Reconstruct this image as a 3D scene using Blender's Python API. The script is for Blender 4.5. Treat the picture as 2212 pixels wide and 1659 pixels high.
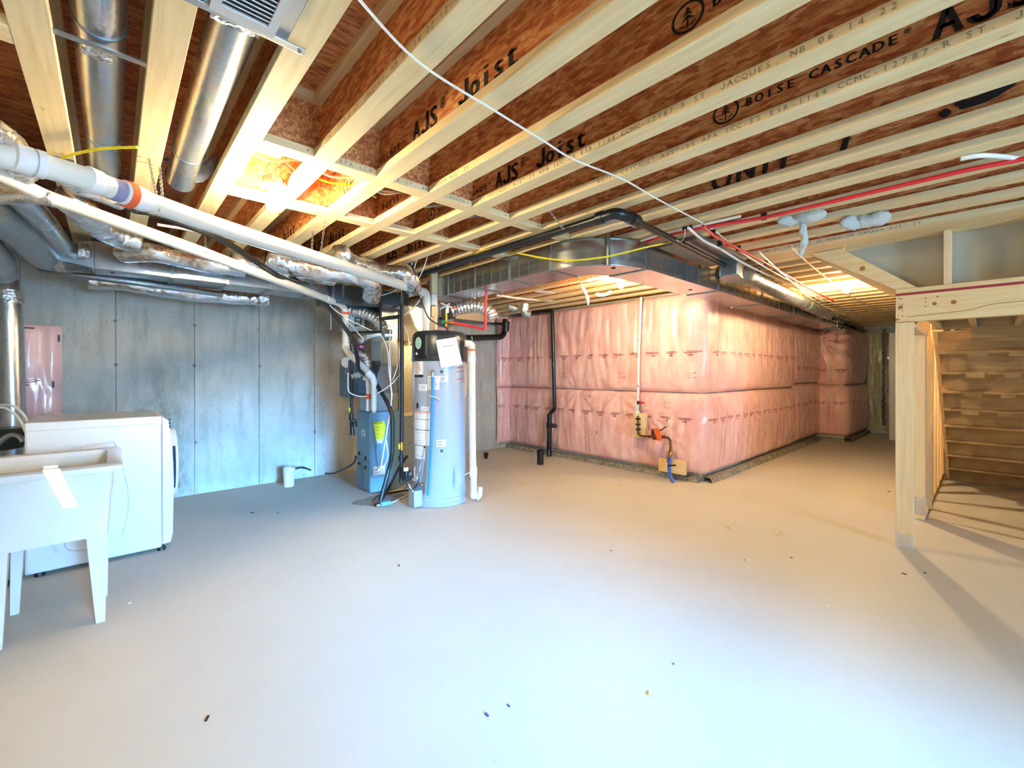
import bpy, math, random
from mathutils import Vector, Matrix, noise
random.seed(7)
D = bpy.data
COL = bpy.context.scene.collection
SC = bpy.context.scene
for _o in list(D.objects): D.objects.remove(_o)
PI = math.pi
# ------------------------------------------------------------------ camera
FPX, CX, Y0, HC = 942.0, 1106.0, 806.0, 1.28          # focal length in px, centre column, horizon row, eye height
TH = math.atan2(863, 942)
FW = Vector((math.sin(TH), math.cos(TH), 0)); RT = Vector((math.cos(TH), -math.sin(TH), 0)); UP = Vector((0, 0, 1))
cam_d = D.cameras.new('camera'); cam = D.objects.new('camera', cam_d); COL.objects.link(cam)
cam.location = (0, 0, HC)
cam.rotation_euler = (PI/2, 0, -TH)
cam_d.sensor_width = 36; cam_d.lens = 36*FPX/2212
cam_d.shift_y = (829.5-Y0)/2212*-1
cam_d.clip_start = .02
SC.camera = cam
# ------------------------------------------------------------------ world, daylight, exposure
SC.view_settings.view_transform = 'Standard'; SC.view_settings.look = 'None'
SC.view_settings.gamma = 1; SC.view_settings.exposure = 1.48
SC.view_settings.use_curve_mapping = False
W = D.worlds.new('world'); SC.world = W; W.use_nodes = True
W.node_tree.nodes['Background'].inputs[0].default_value = (.62, .76, 1, 1)
W.node_tree.nodes['Background'].inputs[1].default_value = 1.0
def area(name, loc, rot, sx, sy, col, en, spread=PI):
    l = D.lights.new(name, 'AREA'); l.shape = 'RECTANGLE'; l.size = sx; l.size_y = sy
    l.color = col; l.energy = en; l.spread = spread
    o = D.objects.new(name, l); COL.objects.link(o); o.location = loc; o.rotation_euler = rot
    return o
# daylight through the patio door behind the camera (door opening built below, at y = -5.5)
area('daylight_patio_door', (1.35, -5.46, 1.30), (PI/2-math.radians(13), 0, 0), 1.7, 1.5, (.13, .50, 1), 60, .42)
area('daylight_patio_door_scatter', (1.35, -5.45, 1.30), (PI/2-math.radians(5), 0, 0), 1.7, 1.5, (.42, .69, 1), 112, 2.4)
sl = D.lights.new('sun', 'SUN'); sl.energy = 55; sl.angle = math.radians(.06); sl.color = (1, .97, .92)
so_ = D.objects.new('sun', sl); COL.objects.link(so_)
SUN_D = Vector((-.07, 1, -.1405)).normalized()          # cut to a strip by the slit in the added, unseen sun mask
so_.rotation_euler = SUN_D.to_track_quat('-Z', 'Y').to_euler()

# ------------------------------------------------------------------ geometry helpers
def px(u, v, **k):
    d = FW + RT*((u-CX)/FPX) + UP*((Y0-v)/FPX)
    if 'z' in k: t = (k['z']-HC)/d.z
    elif 'x' in k: t = k['x']/d.x
    elif 'y' in k: t = k['y']/d.y
    else: t = k['d']
    return Vector((0, 0, HC)) + d*t
def P(pts, **k): return [px(q[0], q[1], **(k if len(q) < 3 else q[2])) for q in pts]
class MB:
    def __init__(s): s.v = []; s.f = []; s.mi = []; s.m = 0
    def add(s, vs, fs):
        b = len(s.v); s.v += [tuple(x) for x in vs]
        for f in fs: s.f.append([b+i for i in f]); s.mi.append(s.m)
        return s
    def box(s, a, b):
        x0, y0, z0 = [min(a[i], b[i]) for i in range(3)]; x1, y1, z1 = [max(a[i], b[i]) for i in range(3)]
        return s.add([(x0,y0,z0),(x1,y0,z0),(x1,y1,z0),(x0,y1,z0),(x0,y0,z1),(x1,y0,z1),(x1,y1,z1),(x0,y1,z1)],
            [(3,2,1,0),(4,5,6,7),(0,1,5,4),(1,2,6,5),(2,3,7,6),(3,0,4,7)])
    def obox(s, c, ax, ay, az):   # centre and three half-axis vectors
        c, ax, ay, az = Vector(c), Vector(ax), Vector(ay), Vector(az)
        vs = [c+ax*i+ay*j+az*k for k in (-1,1) for i, j in ((-1,-1),(1,-1),(1,1),(-1,1))]
        return s.add(vs, [(3,2,1,0),(4,5,6,7),(0,1,5,4),(1,2,6,5),(2,3,7,6),(3,0,4,7)])
    def bar(s, p, q, w, h, up=(0,0,1)):   # box along p->q
        p, q = Vector(p), Vector(q); d = (q-p); n = d.normalized()
        sd = n.cross(Vector(up)); sd = sd.normalized() if sd.length > 1e-4 else n.cross(Vector((1,0,0))).normalized()
        return s.obox((p+q)/2, d/2, sd*w/2, sd.cross(n).normalized()*h/2)
    def prism(s, poly, off):      # planar polygon (3-D points) extruded by off
        n = len(poly); off = Vector(off); a = [Vector(p) for p in poly]
        return s.add(a+[p+off for p in a], [list(range(n))[::-1], list(range(n, 2*n))]+[(i,(i+1)%n,n+(i+1)%n,n+i) for i in range(n)])
    def quad(s, *p): return s.add(p, [tuple(range(len(p)))])
    def tube(s, pts, r, n=12, cap=True, smooth=0, disp=None):
        pts = [Vector(p) for p in pts]
        if smooth: pts = spline(pts, smooth)
        m = len(pts); rs = r if isinstance(r, (list, tuple)) else [r]*m
        if len(rs) != m: rs = [rs[min(len(rs)-1, int(i*(len(rs)-1)/(m-1)))]*(1-((i*(len(rs)-1)/(m-1))%1)) + rs[min(len(rs)-1, int(i*(len(rs)-1)/(m-1))+1)]*((i*(len(rs)-1)/(m-1))%1) for i in range(m)]
        t0 = (pts[1]-pts[0]).normalized()
        nn = t0.orthogonal().normalized(); vs = []
        for i, p in enumerate(pts):
            t = (pts[min(i+1, m-1)]-pts[max(i-1, 0)]).normalized()
            nn = (nn - t*nn.dot(t)).normalized(); bb = t.cross(nn)
            for k in range(n):
                a = 2*PI*k/n; rr = rs[i]
                if disp: rr = disp(rr, i, a, p)
                vs.append(p+(nn*math.cos(a)+bb*math.sin(a))*rr)
        fs = [(i*n+k, i*n+(k+1)%n, (i+1)*n+(k+1)%n, (i+1)*n+k) for i in range(m-1) for k in range(n)]
        if cap: fs += [list(range(n))[::-1], [(m-1)*n+k for k in range(n)]]
        return s.add(vs, fs)
    def lathe(s, prof, c=(0,0,0), axis=(0,0,1), n=32, a0=0, a1=2*PI):
        c = Vector(c); q = Vector((0,0,1)).rotation_difference(Vector(axis).normalized())
        full = abs(a1-a0-2*PI) < 1e-6; nn = n if full else n+1; vs = []
        for r, z in prof:
            for k in range(nn):
                a = a0+(a1-a0)*k/n; vs.append(c+q@Vector((r*math.cos(a), r*math.sin(a), z)))
        fs = []
        for i in range(len(prof)-1):
            for k in range(n):
                k2 = (k+1) % nn; fs.append((i*nn+k, i*nn+k2, (i+1)*nn+k2, (i+1)*nn+k))
        if full:
            if prof[0][0] > 1e-5: fs.append(list(range(nn))[::-1])
            if prof[-1][0] > 1e-5: fs.append([(len(prof)-1)*nn+k for k in range(nn)])
        return s.add(vs, fs)
    def grid(s, fn, nu, nv):
        vs = [fn(i/nu, j/nv) for j in range(nv+1) for i in range(nu+1)]
        return s.add(vs, [(j*(nu+1)+i, j*(nu+1)+i+1, (j+1)*(nu+1)+i+1, (j+1)*(nu+1)+i) for j in range(nv) for i in range(nu)])
    def build(s, name, mat, parent=None, smooth=True, bevel=0, origin=None, ang=40):
        me = D.meshes.new(name); me.from_pydata(s.v, [], s.f)
        mats = mat if isinstance(mat, (list, tuple)) else [mat]
        for m in mats: me.materials.append(m)
        if len(mats) > 1: me.polygons.foreach_set('material_index', s.mi)
        if smooth:
            me.polygons.foreach_set('use_smooth', [True]*len(me.polygons)); me.set_sharp_from_angle(angle=math.radians(ang))
        me.validate(); me.update()
        o = D.objects.new(name, me); COL.objects.link(o)
        if parent is not None:
            o.parent = parent; o.matrix_parent_inverse = Matrix.Translation(-parent.location)
        elif origin is not None:
            origin = Vector(origin); me.transform(Matrix.Translation(-origin)); o.location = origin
        if bevel:
            bm = o.modifiers.new('bevel', 'BEVEL'); bm.width = bevel; bm.segments = 2; bm.limit_method = 'ANGLE'; bm.angle_limit = math.radians(40)
        return o
def spline(pts, k=6):
    pts = [Vector(p) for p in pts]; out = []
    for i in range(len(pts)-1):
        p0 = pts[max(i-1,0)]; p1 = pts[i]; p2 = pts[i+1]; p3 = pts[min(i+2,len(pts)-1)]
        for j in range(k):
            t = j/k
            out.append(.5*((2*p1)+(p2-p0)*t+(2*p0-5*p1+4*p2-p3)*t*t+(3*p1-p0-3*p2+p3)*t**3))
    return out+[pts[-1]]
def fillet(pts, r, k=5):     # polyline with rounded corners
    pts = [Vector(p) for p in pts]; out = [pts[0]]
    for i in range(1, len(pts)-1):
        a, b, c = pts[i-1], pts[i], pts[i+1]
        da, dc = (a-b), (c-b); rr = min(r, da.length*.49, dc.length*.49)
        s, e = b+da.normalized()*rr, b+dc.normalized()*rr
        for j in range(k+1):
            t = j/k; out.append(s*(1-t)**2 + b*2*t*(1-t) + e*t*t)
    return out+[pts[-1]]
def tag(o, label, cat, group=None, kind=None):
    o['label'] = label; o['category'] = cat
    if group: o['group'] = group
    if kind: o['kind'] = kind
    return o
def thing(name, label, cat, loc=(0,0,0), group=None):
    o = D.objects.new(name, None); COL.objects.link(o); o.location = loc; o.empty_display_size = .1
    return tag(o, label, cat, group)
def struct(o): o['kind'] = 'structure'; return o
def dup(root, off, label=None):
    def cp(o, par):
        c = o.copy(); COL.objects.link(c)
        if par is not None: c.parent = par; c.matrix_parent_inverse = o.matrix_parent_inverse.copy()
        for ch in list(o.children): cp(ch, c)
        return c
    r = cp(root, None); r.location = root.location+Vector(off)
    if label: r['label'] = label
    return r

# ------------------------------------------------------------------ materials
def lin(h):
    h = h.lstrip('#'); c = [int(h[i:i+2], 16)/255 for i in (0,2,4)]
    return tuple((x/12.92 if x <= .04045 else ((x+.055)/1.055)**2.4) for x in c)+(1,)
class N:
    def __init__(s, name):
        s.m = D.materials.new(name); s.m.use_nodes = True; s.t = s.m.node_tree; s.n = s.t.nodes; s.l = s.t.links
        s.b = s.n['Principled BSDF']; s._co = None
    def node(s, ty, **k):
        n = s.n.new(ty)
        for a, v in k.items(): setattr(n, a, v)
        return n
    def link(s, a, b): s.l.new(a, b)
    def co(s, scale=(1,1,1), src='Object', rot=(0,0,0)):
        if s._co is None: s._co = s.node('ShaderNodeTexCoord')
        mp = s.node('ShaderNodeMapping'); mp.inputs['Scale'].default_value = scale; mp.inputs['Rotation'].default_value = rot
        s.link(s._co.outputs[src], mp.inputs[0]); return mp.outputs[0]
    def noise(s, vec, sc=5, det=4, rough=.55, dist=0):
        n = s.node('ShaderNodeTexNoise'); n.inputs['Scale'].default_value = sc; n.inputs['Detail'].default_value = det
        n.inputs['Roughness'].default_value = rough; n.inputs['Distortion'].default_value = dist
        s.link(vec, n.inputs['Vector']); return n.outputs['Fac']
    def voro(s, vec, sc=5, out='Distance', feat='F1', rnd=1):
        n = s.node('ShaderNodeTexVoronoi'); n.feature = feat; n.inputs['Scale'].default_value = sc; n.inputs['Randomness'].default_value = rnd
        s.link(vec, n.inputs['Vector']); return n.outputs[out]
    def ramp(s, fac, stops, interp='LINEAR'):
        n = s.node('ShaderNodeValToRGB'); n.color_ramp.interpolation = interp
        e = n.color_ramp.elements
        while len(e) < len(stops): e.new(.5)
        for el, (p, c) in zip(e, stops): el.position = p; el.color = lin(c) if isinstance(c, str) else c
        s.link(fac, n.inputs[0]); return n.outputs[0]
    def mix(s, f, a, b, mode='MIX'):
        n = s.node('ShaderNodeMix', data_type='RGBA', blend_type=mode)
        for i, x in ((0, f), (6, a), (7, b)):
            if isinstance(x, (int, float)): n.inputs[i].default_value = x
            elif isinstance(x, (tuple, str)): n.inputs[i].default_value = lin(x) if isinstance(x, str) else x
            else: s.link(x, n.inputs[i])
        return n.outputs[2]
    def math(s, op, a, b=None):
        n = s.node('ShaderNodeMath', operation=op)
        for i, x in ((0, a), (1, b)):
            if x is None: continue
            if isinstance(x, (int, float)): n.inputs[i].default_value = x
            else: s.link(x, n.inputs[i])
        return n.outputs[0]
    def bump(s, h, st=.3, dist=.01):
        n = s.node('ShaderNodeBump'); n.inputs['Strength'].default_value = st; n.inputs['Distance'].default_value = dist
        s.link(h, n.inputs['Height']); s.link(n.outputs[0], s.b.inputs['Normal']); return n
    def set(s, col=None, rough=.5, metal=0, **k):
        if col is not None:
            if isinstance(col, str): s.b.inputs['Base Color'].default_value = lin(col)
            elif isinstance(col, tuple): s.b.inputs['Base Color'].default_value = col
            else: s.link(col, s.b.inputs['Base Color'])
        if isinstance(rough, (int, float)): s.b.inputs['Roughness'].default_value = rough
        else: s.link(rough, s.b.inputs['Roughness'])
        s.b.inputs['Metallic'].default_value = metal
        for a, v in k.items(): s.b.inputs[a.replace('_', ' ')].default_value = v
        return s.m
def plain(name, col, rough=.45, metal=0, var=.06, **k):
    n = N(name); v = n.noise(n.co(), 14, 3); c = lin(col) if isinstance(col, str) else col
    d = tuple(x*(1-var*2) for x in c[:3])+(1,)
    return n.set(n.mix(v, c, d), rough, metal, **k)
def wood(name, base, dark, ax, knots=True):
    n = N(name); sc = [22, 22, 22]; sc[ax] = 1.1
    oi = n.node('ShaderNodeObjectInfo')
    g = n.noise(n.co(tuple(sc)), 2.2, 5, .6, .6)
    c = n.mix(n.ramp(g, [(.35, (0,0,0,1)), (.75, (1,1,1,1))]), base, dark)
    big = n.noise(n.co(), 1.3, 2); c = n.mix(n.math('MULTIPLY', big, .35), c, dark)
    if knots:
        s2 = [4.5, 4.5, 4.5]; s2[ax] = 1.6
        k = n.voro(n.co(tuple(s2)), 1.6); c = n.mix(n.ramp(k, [(.0, (1,1,1,1)), (.035, (.8,.8,.8,1)), (.075, (0,0,0,1))]), c, '#8a5426')
    n.bump(g, .12, .003)
    return n.set(c, .62)
def metal(name, col, rough=.3, bumpst=.15, sc=3):
    n = N(name); v = n.noise(n.co(), sc, 4); sp = n.voro(n.co(), 60, 'Color')
    c = n.mix(.10, n.mix(v, col, tuple(x*.75 for x in lin(col)[:3])+(1,)), sp)
    r = n.ramp(v, [(.3, (rough*.8,)*3+(1,)), (.8, (rough*1.3,)*3+(1,))])
    n.bump(n.noise(n.co(), 4.5, 1), bumpst, .01)
    return n.set(c, r, .92)
M = {}
M['flange'] = wood('spruce_flange', '#f0dcae', '#dcbd86', 1)
M['flange_x'] = wood('spruce_block', '#f0d8a8', '#d9b682', 0)
M['lumber_x'] = wood('lumber_along_x', '#ecd3a2', '#d8b47c', 0)
M['lumber_y'] = wood('lumber_along_y', '#ecd2a0', '#dcb57c', 1)
M['lumber_z'] = wood('lumber_upright', '#ead2a8', '#d9b684', 2)
def osb(name, ax, tint=('#e29a58','#cc7740','#b15e34','#efb478')):
    n = N(name)
    w = n.noise(n.co(), 6, 2)
    s1 = [7, 7, 7]; s1[ax] = 1.9
    a = n.voro(n.co(tuple(s1), rot=(.7,.35,.3)), 9, 'Color'); b = n.voro(n.co(tuple(s1), rot=(-.9,.2,-.4)), 13, 'Color')
    sa = n.node('ShaderNodeSeparateColor'); n.link(a, sa.inputs[0]); sb = n.node('ShaderNodeSeparateColor'); n.link(b, sb.inputs[0])
    f = n.mix(.5, sa.outputs[0], sb.outputs[1])
    fine = n.noise(n.co((30,30,30)), 2.5, 4, .7)
    c = n.ramp(f, [(.15, tint[2]), (.4, tint[1]), (.62, tint[0]), (.9, tint[3])])
    c = n.mix(n.ramp(fine, [(.55, (0,0,0,1)), (.8, (.55,.55,.55,1))]), c, '#5a2f1a')
    n.bump(n.mix(.5, f, fine), .35, .003)
    return n.set(c, .6)
M['osb'] = osb('osb_web', 1)
M['osb_roof'] = osb('osb_subfloor', 0, ('#cd8450','#b3683a','#96502c','#d99a60'))
# floor concrete
n = N('trowelled_concrete_floor')
a = n.noise(n.co(), .8, 5, .6); b = n.noise(n.co(), 5, 6, .7); sp = n.voro(n.co((1,1,1)), 9.0)
c = n.ramp(a, [(.3, '#bdb8b0'), (.7, '#c9c4bb')]); c = n.mix(n.math('MULTIPLY', b, .35), c, '#b9b2a4')
c = n.mix(n.ramp(sp, [(.0, (.8,.8,.8,1)), (.035, (0,0,0,1))]), c, '#7b7264')
n.bump(b, .08, .004); M['floor'] = n.set(c, .5, Specular_IOR_Level=.35)
# wall concrete
n = N('cast_concrete_wall')
a = n.noise(n.co(), 1.4, 6, .65); b = n.noise(n.co(), 9, 5, .7); st = n.noise(n.co((6,6,.9)), 1.5, 5, .7)
c = n.ramp(a, [(.3, '#a3a39c'), (.55, '#b9b9b2'), (.75, '#cacac3')])
c = n.mix(n.math('MULTIPLY', n.ramp(st, [(.48, (0,0,0,1)), (.68, (1,1,1,1))]), .45), c, '#7d7a6e')
c = n.mix(n.ramp(n.voro(n.co(), 13), [(.0, (.7,.7,.7,1)), (.10, (.5,.5,.5,1)), (.13, (0,0,0,1))]), c, '#8f8d84')
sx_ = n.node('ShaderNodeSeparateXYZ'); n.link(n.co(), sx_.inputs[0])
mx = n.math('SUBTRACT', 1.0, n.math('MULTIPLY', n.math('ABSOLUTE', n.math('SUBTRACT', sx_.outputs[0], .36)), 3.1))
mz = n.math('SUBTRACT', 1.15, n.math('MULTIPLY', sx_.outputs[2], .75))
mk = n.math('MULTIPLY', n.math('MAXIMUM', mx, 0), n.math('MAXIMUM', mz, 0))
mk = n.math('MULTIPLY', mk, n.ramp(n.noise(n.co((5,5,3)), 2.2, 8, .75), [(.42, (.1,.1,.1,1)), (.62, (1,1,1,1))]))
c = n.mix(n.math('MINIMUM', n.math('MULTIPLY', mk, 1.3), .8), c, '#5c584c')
n.bump(n.mix(.5, a, b), .3, .008); M['conc'] = n.set(c, .8)
n = N('rough_footing_concrete'); a = n.noise(n.co(), 18, 6, .7); n.bump(a, .8, .02); M['footing'] = n.set(n.ramp(a, [(.35, '#5d584e'), (.6, '#a09a8d'), (.8, '#c6c1b6')]), .9)
M['galv'] = metal('galvanised_sheet', '#c9ced2', .22, .25, 2.2)
M['galv_pipe'] = metal('galvanised_round_pipe', '#c4ccd2', .28, .06, 2)
M['galv_dark'] = metal('galvanised_dull', '#9aa6ab', .38, .12)
def foil(name, col='#dfe3e8', rough=.2, sc=24):
    n = N(name); a = n.noise(n.co(), sc, 4, .7, 1.2); v = n.voro(n.co(), sc*1.1); n.bump(n.mix(.6, a, v), 1, .012)
    return n.set(col, rough, .95)
M['foil'] = foil('foil_jacket', '#eef0f3', .14, 17); M['foil_s'] = foil('foil_tape', '#d8dde2', .25, 40)
M['flex'] = foil('flexible_aluminium', '#dcdfe2', .25, 30)
M['pvc'] = plain('white_pvc', '#dfddd4', .28, 0, .03)
M['pvc_g'] = plain('white_pvc_coupling', '#e4e6e8', .3, 0, .03)
M['white'] = plain('white_enamel', '#d4d5d5', .22, 0, .02)
M['tub'] = plain('white_moulded_plastic', '#d6d5d0', .16, 0, .02)
M['abs'] = plain('black_abs', '#15171a', .3)
M['black'] = plain('black_rubber', '#111316', .45)
M['iron'] = plain('black_iron_pipe', '#23262a', .35, .4)
M['chrome'] = plain('chrome', '#d5d8da', .12, 1, .03)
M['steel'] = plain('zinc_steel', '#aab0b4', .35, .9)
M['brass'] = plain('brass', '#b98b3e', .3, .9)
M['copper'] = plain('tarnished_copper', '#7a5236', .4, .8)
M['red'] = plain('red_pex', '#e02a30', .4); M['redl'] = plain('red_lever', '#cf2026', .4)
M['blue'] = plain('blue_plastic_pipe', '#2456c8', .4); M['skyblue'] = plain('sky_blue_pipe', '#1c82cf', .4)
M['orange'] = plain('orange_tag', '#e8602c', .6); M['yellow'] = plain('yellow_cable', '#e6cf1c', .45)
M['yellowtag'] = plain('yellow_paper', '#e9e412', .6)
M['cable'] = plain('white_cable', '#e9e6dc', .45); M['paper'] = plain('white_paper', '#eeeef2', .7, 0, .02)
M['ink'] = plain('black_ink', '#241f1d', .8); M['inkfade'] = plain('faded_grey_ink', '#8c8466', .85)
M['inkpink'] = plain('magenta_ink', '#b8457a', .85); M['inkred'] = plain('maroon_print', '#9c4a48', .6)
M['inkpale'] = plain('pale_grey_print', '#b98d90', .7)
M['tank'] = plain('grey_enamel_tank', '#a3aab8', .3, 0, .02)
M['shroud'] = plain('charcoal_shroud', '#3b4046', .3, .3)
M['blackpanel'] = plain('black_panel', '#1b1e22', .3)
M['furn'] = plain('blue_grey_enamel', '#6f96ad', .35); M['furn_t'] = plain('raised_blue_lettering', '#5d7988', .4)
M['hrv'] = plain('dark_grey_sheet', '#46525a', .4, .3)
M['board'] = plain('grey_gypsum', '#b9b3a4', .85, 0, .05)
M['wool'] = None
n = N('white_fibre_tuft'); a = n.noise(n.co(), 45, 5, .8); n.bump(a, 1, .02); M['wool'] = n.set(n.mix(a, '#f2f4ef', '#d3dbd4'), .95)
n = N('creased_pink_film')
a = n.noise(n.co(), 3.2, 5, .6, .4); cr = n.noise(n.co((16,16,2.2)), 1.1, 5, .6, 1.0); f = n.noise(n.co(), 26, 3, .6)
c = n.ramp(a, [(.28, '#e2a6a6'), (.5, '#eebcb8'), (.75, '#f6cfc8')])
n.bump(n.mix(.3, cr, f), .35, .03)
M['pink'] = n.set(c, .34, 0, Coat_Weight=.55, Coat_Roughness=.12)
n = N('green_lit_film'); a = n.noise(n.co(), 3, 5, .6); n.bump(n.noise(n.co((9,9,3)), 1.5, 4), .5, .03)
M['greenlitfilm'] = n.set(n.ramp(a, [(.3, '#a39a72'), (.7, '#c2bc94')]), .3, 0, Coat_Weight=.5)  # greenish light on the far blanket is put into this film colour
M['clear'] = plain('clear_pouch', '#d4d0d0', .2, 0, .02, Alpha=.45)
n = N('glowing_bulb'); n.b.inputs['Emission Color'].default_value = (1, .79, .45, 1); n.b.inputs['Emission Strength'].default_value = 700
M['bulb'] = n.set('#fff4dc', .4)
n = N('glowing_fill_bulb'); n.b.inputs['Emission Color'].default_value = (1, .79, .45, 1); n.b.inputs['Emission Strength'].default_value = 260
M['bulb_fill'] = n.set('#fff4dc', .4)
n = N('glowing_bulb_distant'); n.b.inputs['Emission Color'].default_value = (1, .76, .40, 1); n.b.inputs['Emission Strength'].default_value = 950
M['bulb_far'] = n.set('#fff4dc', .4)
n = N('green_led'); n.b.inputs['Emission Color'].default_value = (1, .3, .5, 1); n.b.inputs['Emission Strength'].default_value = 3
M['led'] = n.set('#ff99bb', .4)
M['green'] = plain('green_plastic', '#16945c', .35); M['greenlogo'] = plain('pale_green_sticker', '#a9cfc2', .4)
M['door'] = plain('dark_blue_glass', '#14304e', .06, 0, .02); M['granite'] = plain('dark_moss_plastic', '#2b332e', .3)
M['pinkl'] = plain('magenta_label', '#e0479a', .5)

# ------------------------------------------------------------------ lettering
def _jay():
    out = [(.34,.72),(.46,.72),(.46,.20)]; inn = [(.34,.72),(.34,.20)]
    vs = [(.34,.72,0),(.46,.72,0)]; n = 10; fs = []
    arc = [(PI*-k/n) for k in range(n+1)]
    o = [(.23+.23*math.cos(a), .20+.21*math.sin(a)) for a in arc]; i_ = [(.23+.115*math.cos(a), .20+.105*math.sin(a)) for a in arc]
    vs = [(.46,.72,0),(.345,.72,0)]
    for p, q in zip(o, i_): vs += [(p[0],p[1],0),(q[0],q[1],0)]
    fs = [(2*k,2*k+1,2*k+3,2*k+2) for k in range(n+1)]
    return (vs, fs, 0.0, .46)
_g = {'J': _jay()}
def glyph(ch):
    if ch not in _g:
        cu = D.curves.new('g', 'FONT'); cu.body = ch; cu.size = 1; cu.resolution_u = 2
        ob = D.objects.new('g', cu); COL.objects.link(ob)
        dg = bpy.context.evaluated_depsgraph_get(); me = D.meshes.new_from_object(ob.evaluated_get(dg))
        vs = [tuple(v.co) for v in me.vertices]; fs = [tuple(p.vertices) for p in me.polygons]
        xs = [v[0] for v in vs] or [0]
        _g[ch] = (vs, fs, min(xs), max(xs)); D.objects.remove(ob); D.meshes.remove(me); D.curves.remove(cu)
    return _g[ch]
def text(mb, s, o, ex, ez, h, pitch, bold=0, wmax=.82, skip=0):
    """monospaced capitals: origin o, reading direction ex, up direction ez, cap height h"""
    o, ex, ez = Vector(o), Vector(ex).normalized(), Vector(ez).normalized()
    for i, ch in enumerate(s):
        if ch == ' ': continue
        small = ch == '®'
        vs, fs, x0, x1 = glyph(ch)
        if not vs: continue
        w = (x1-x0) or .1; sy = h/.72; sx = min(sy, pitch*wmax/w)
        zo = 0
        if small: sx *= .55; sy *= .5; zo = h*.55
        cx0 = i*pitch + (pitch-w*sx)/2
        for db in ((0,) if not bold else (-bold, bold)):
            mb.add([o+ex*(cx0+(v[0]-x0)*sx+db)+ez*(v[1]*sy+zo) for v in vs], fs)
    return mb
# ================================================================== SETTING
struct(MB().box((-1.5,-5.7,-.12), (12.3,5.9,0)).build('floor', M['floor'], smooth=False))
wb = struct(MB().box((-1.5,5.672,0), (5.3,5.85,2.58)).build('wall_back', M['conc'], smooth=False))
xs = [-1.4,-1.2,-.59,.023,.637,1.242,1.853,2.46,3.07,3.68,4.29,4.9,5.3]
for a, b in zip(xs, xs[1:]):
    MB().box((a+.0025,5.65+random.uniform(0,.004),0), (b-.0025,5.68,2.26)).build('panel', M['conc'], wb, smooth=False, bevel=.002)
for sx in xs[2:10]:
    for sz in (1.78, 1.36, .55):
        MB().lathe([(0,0),(.012,0),(.016,.004)], (sx+random.uniform(-.008,.008),5.645,sz), (0,-1,0), 10).build('tie_hole', M['footing'], wb)
struct(MB().box((-1.5,-5.6,0), (-1.38,5.7,2.58)).build('wall_left', M['conc'], smooth=False))
struct(MB().box((12.06,-5.6,0), (12.2,5.9,2.58)).build('wall_right', M['conc'], smooth=False))
fo = struct(MB().box((5.13,2.28,0), (12.06,5.7,2.275)).box((10.1,1.82,0), (12.06,2.28,2.275)).build('wall_bay', M['conc'], smooth=False))
# rough ledge of concrete under the blankets
led = MB()
for (a, b) in (((5.135,5.64),(5.135,2.27)), ((5.13,2.275),(10.1,2.275)), ((10.1,2.28),(10.1,1.82)), ((10.1,1.82),(12.05,1.82))):
    A, B_ = Vector(a), Vector(b); L = (B_-A).length; nn = max(4, int(L/.06)); nrm = Vector(((B_-A).y, -(B_-A).x)).normalized()
    if nrm.dot(-A) < 0: nrm = -nrm
    def fn(u, v, A=A, B_=B_, nrm=nrm, L=L):
        p = A.lerp(B_, u); prof = [(0,.058),(.085,.055),(.108,.034),(.118,0)][min(3, int(round(v*3)))]
        w = noise.noise(Vector((u*L*7, v*3, A.x)))*.008*(1 if v > .2 else 0)
        q = p+nrm*(prof[0]+w); return (q.x, q.y, max(0, prof[1]+w*.5))
    led.grid(fn, nn, 3)
struct(led.build('trim_1', M['footing']))
# front wall (behind the camera) with the patio door that lets the daylight in
struct(MB().box((-1.5,-5.7,0),(.2,-5.55,2.58)).box((2.3,-5.7,0),(12.2,-5.55,2.58)).box((.2,-5.7,2.12),(2.3,-5.55,2.58)).build('wall_front', M['conc'], smooth=False))
dr = MB()
for x in (.2,1.22,2.24): dr.box((x,-5.66,0),(x+.06,-5.59,2.12))
dr.box((.2,-5.66,0),(2.3,-5.59,.08)).box((.2,-5.66,2.05),(2.3,-5.59,2.12))
dd = struct(dr.build('door_1', M['white'], smooth=False))
def _ap(u, v): # where the ray of sun reaching this spot on the tub side crossed the doorway
    q = px(u, v, y=3.03); t = (q.y+5.50)/SUN_D.y; w = q-SUN_D*t; return (w.x, w.z)
a_, b_, c_, d_ = _ap(92,1008), _ap(124,1008), _ap(166,1088), _ap(138,1096)
cu = MB(); Y_ = -5.52
def _pr(*q): cu.prism([(x, Y_, z) for x, z in q], (0,.012,0))
_pr((.2,0),(a_[0],0),(d_[0],d_[1]),(a_[0],a_[1]),(a_[0],2.12),(.2,2.12)) if False else None
zt_, zb2 = max(a_[1],b_[1]), min(c_[1],d_[1])
_pr((.15,zt_),(2.35,zt_),(2.35,2.2),(.15,2.2)); _pr((.15,-.0),(2.35,-.0),(2.35,zb2),(.15,zb2))
_pr((.15,zb2),(d_[0],zb2),(a_[0],zt_),(.15,zt_)); _pr((c_[0],zb2),(2.35,zb2),(2.35,zt_),(b_[0],zt_))
tag(cu.build('sun_slit_mask', M['cable'], smooth=False), 'unseen panel with a slit, added behind the camera to mask the sun', 'light mask')  # unseen panel, added so that only a strip of sun reaches the tub
# under-stair enclosure walls
struct(MB().box((4.45,-1.08,0),(7.9,-1.0,2.58)).build('wall_stair_side', M['board'], smooth=False))
struct(MB().box((7.72,-1.0,0),(7.8,.36,2.58)).build('wall_stair_end', M['board'], smooth=False))
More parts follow.
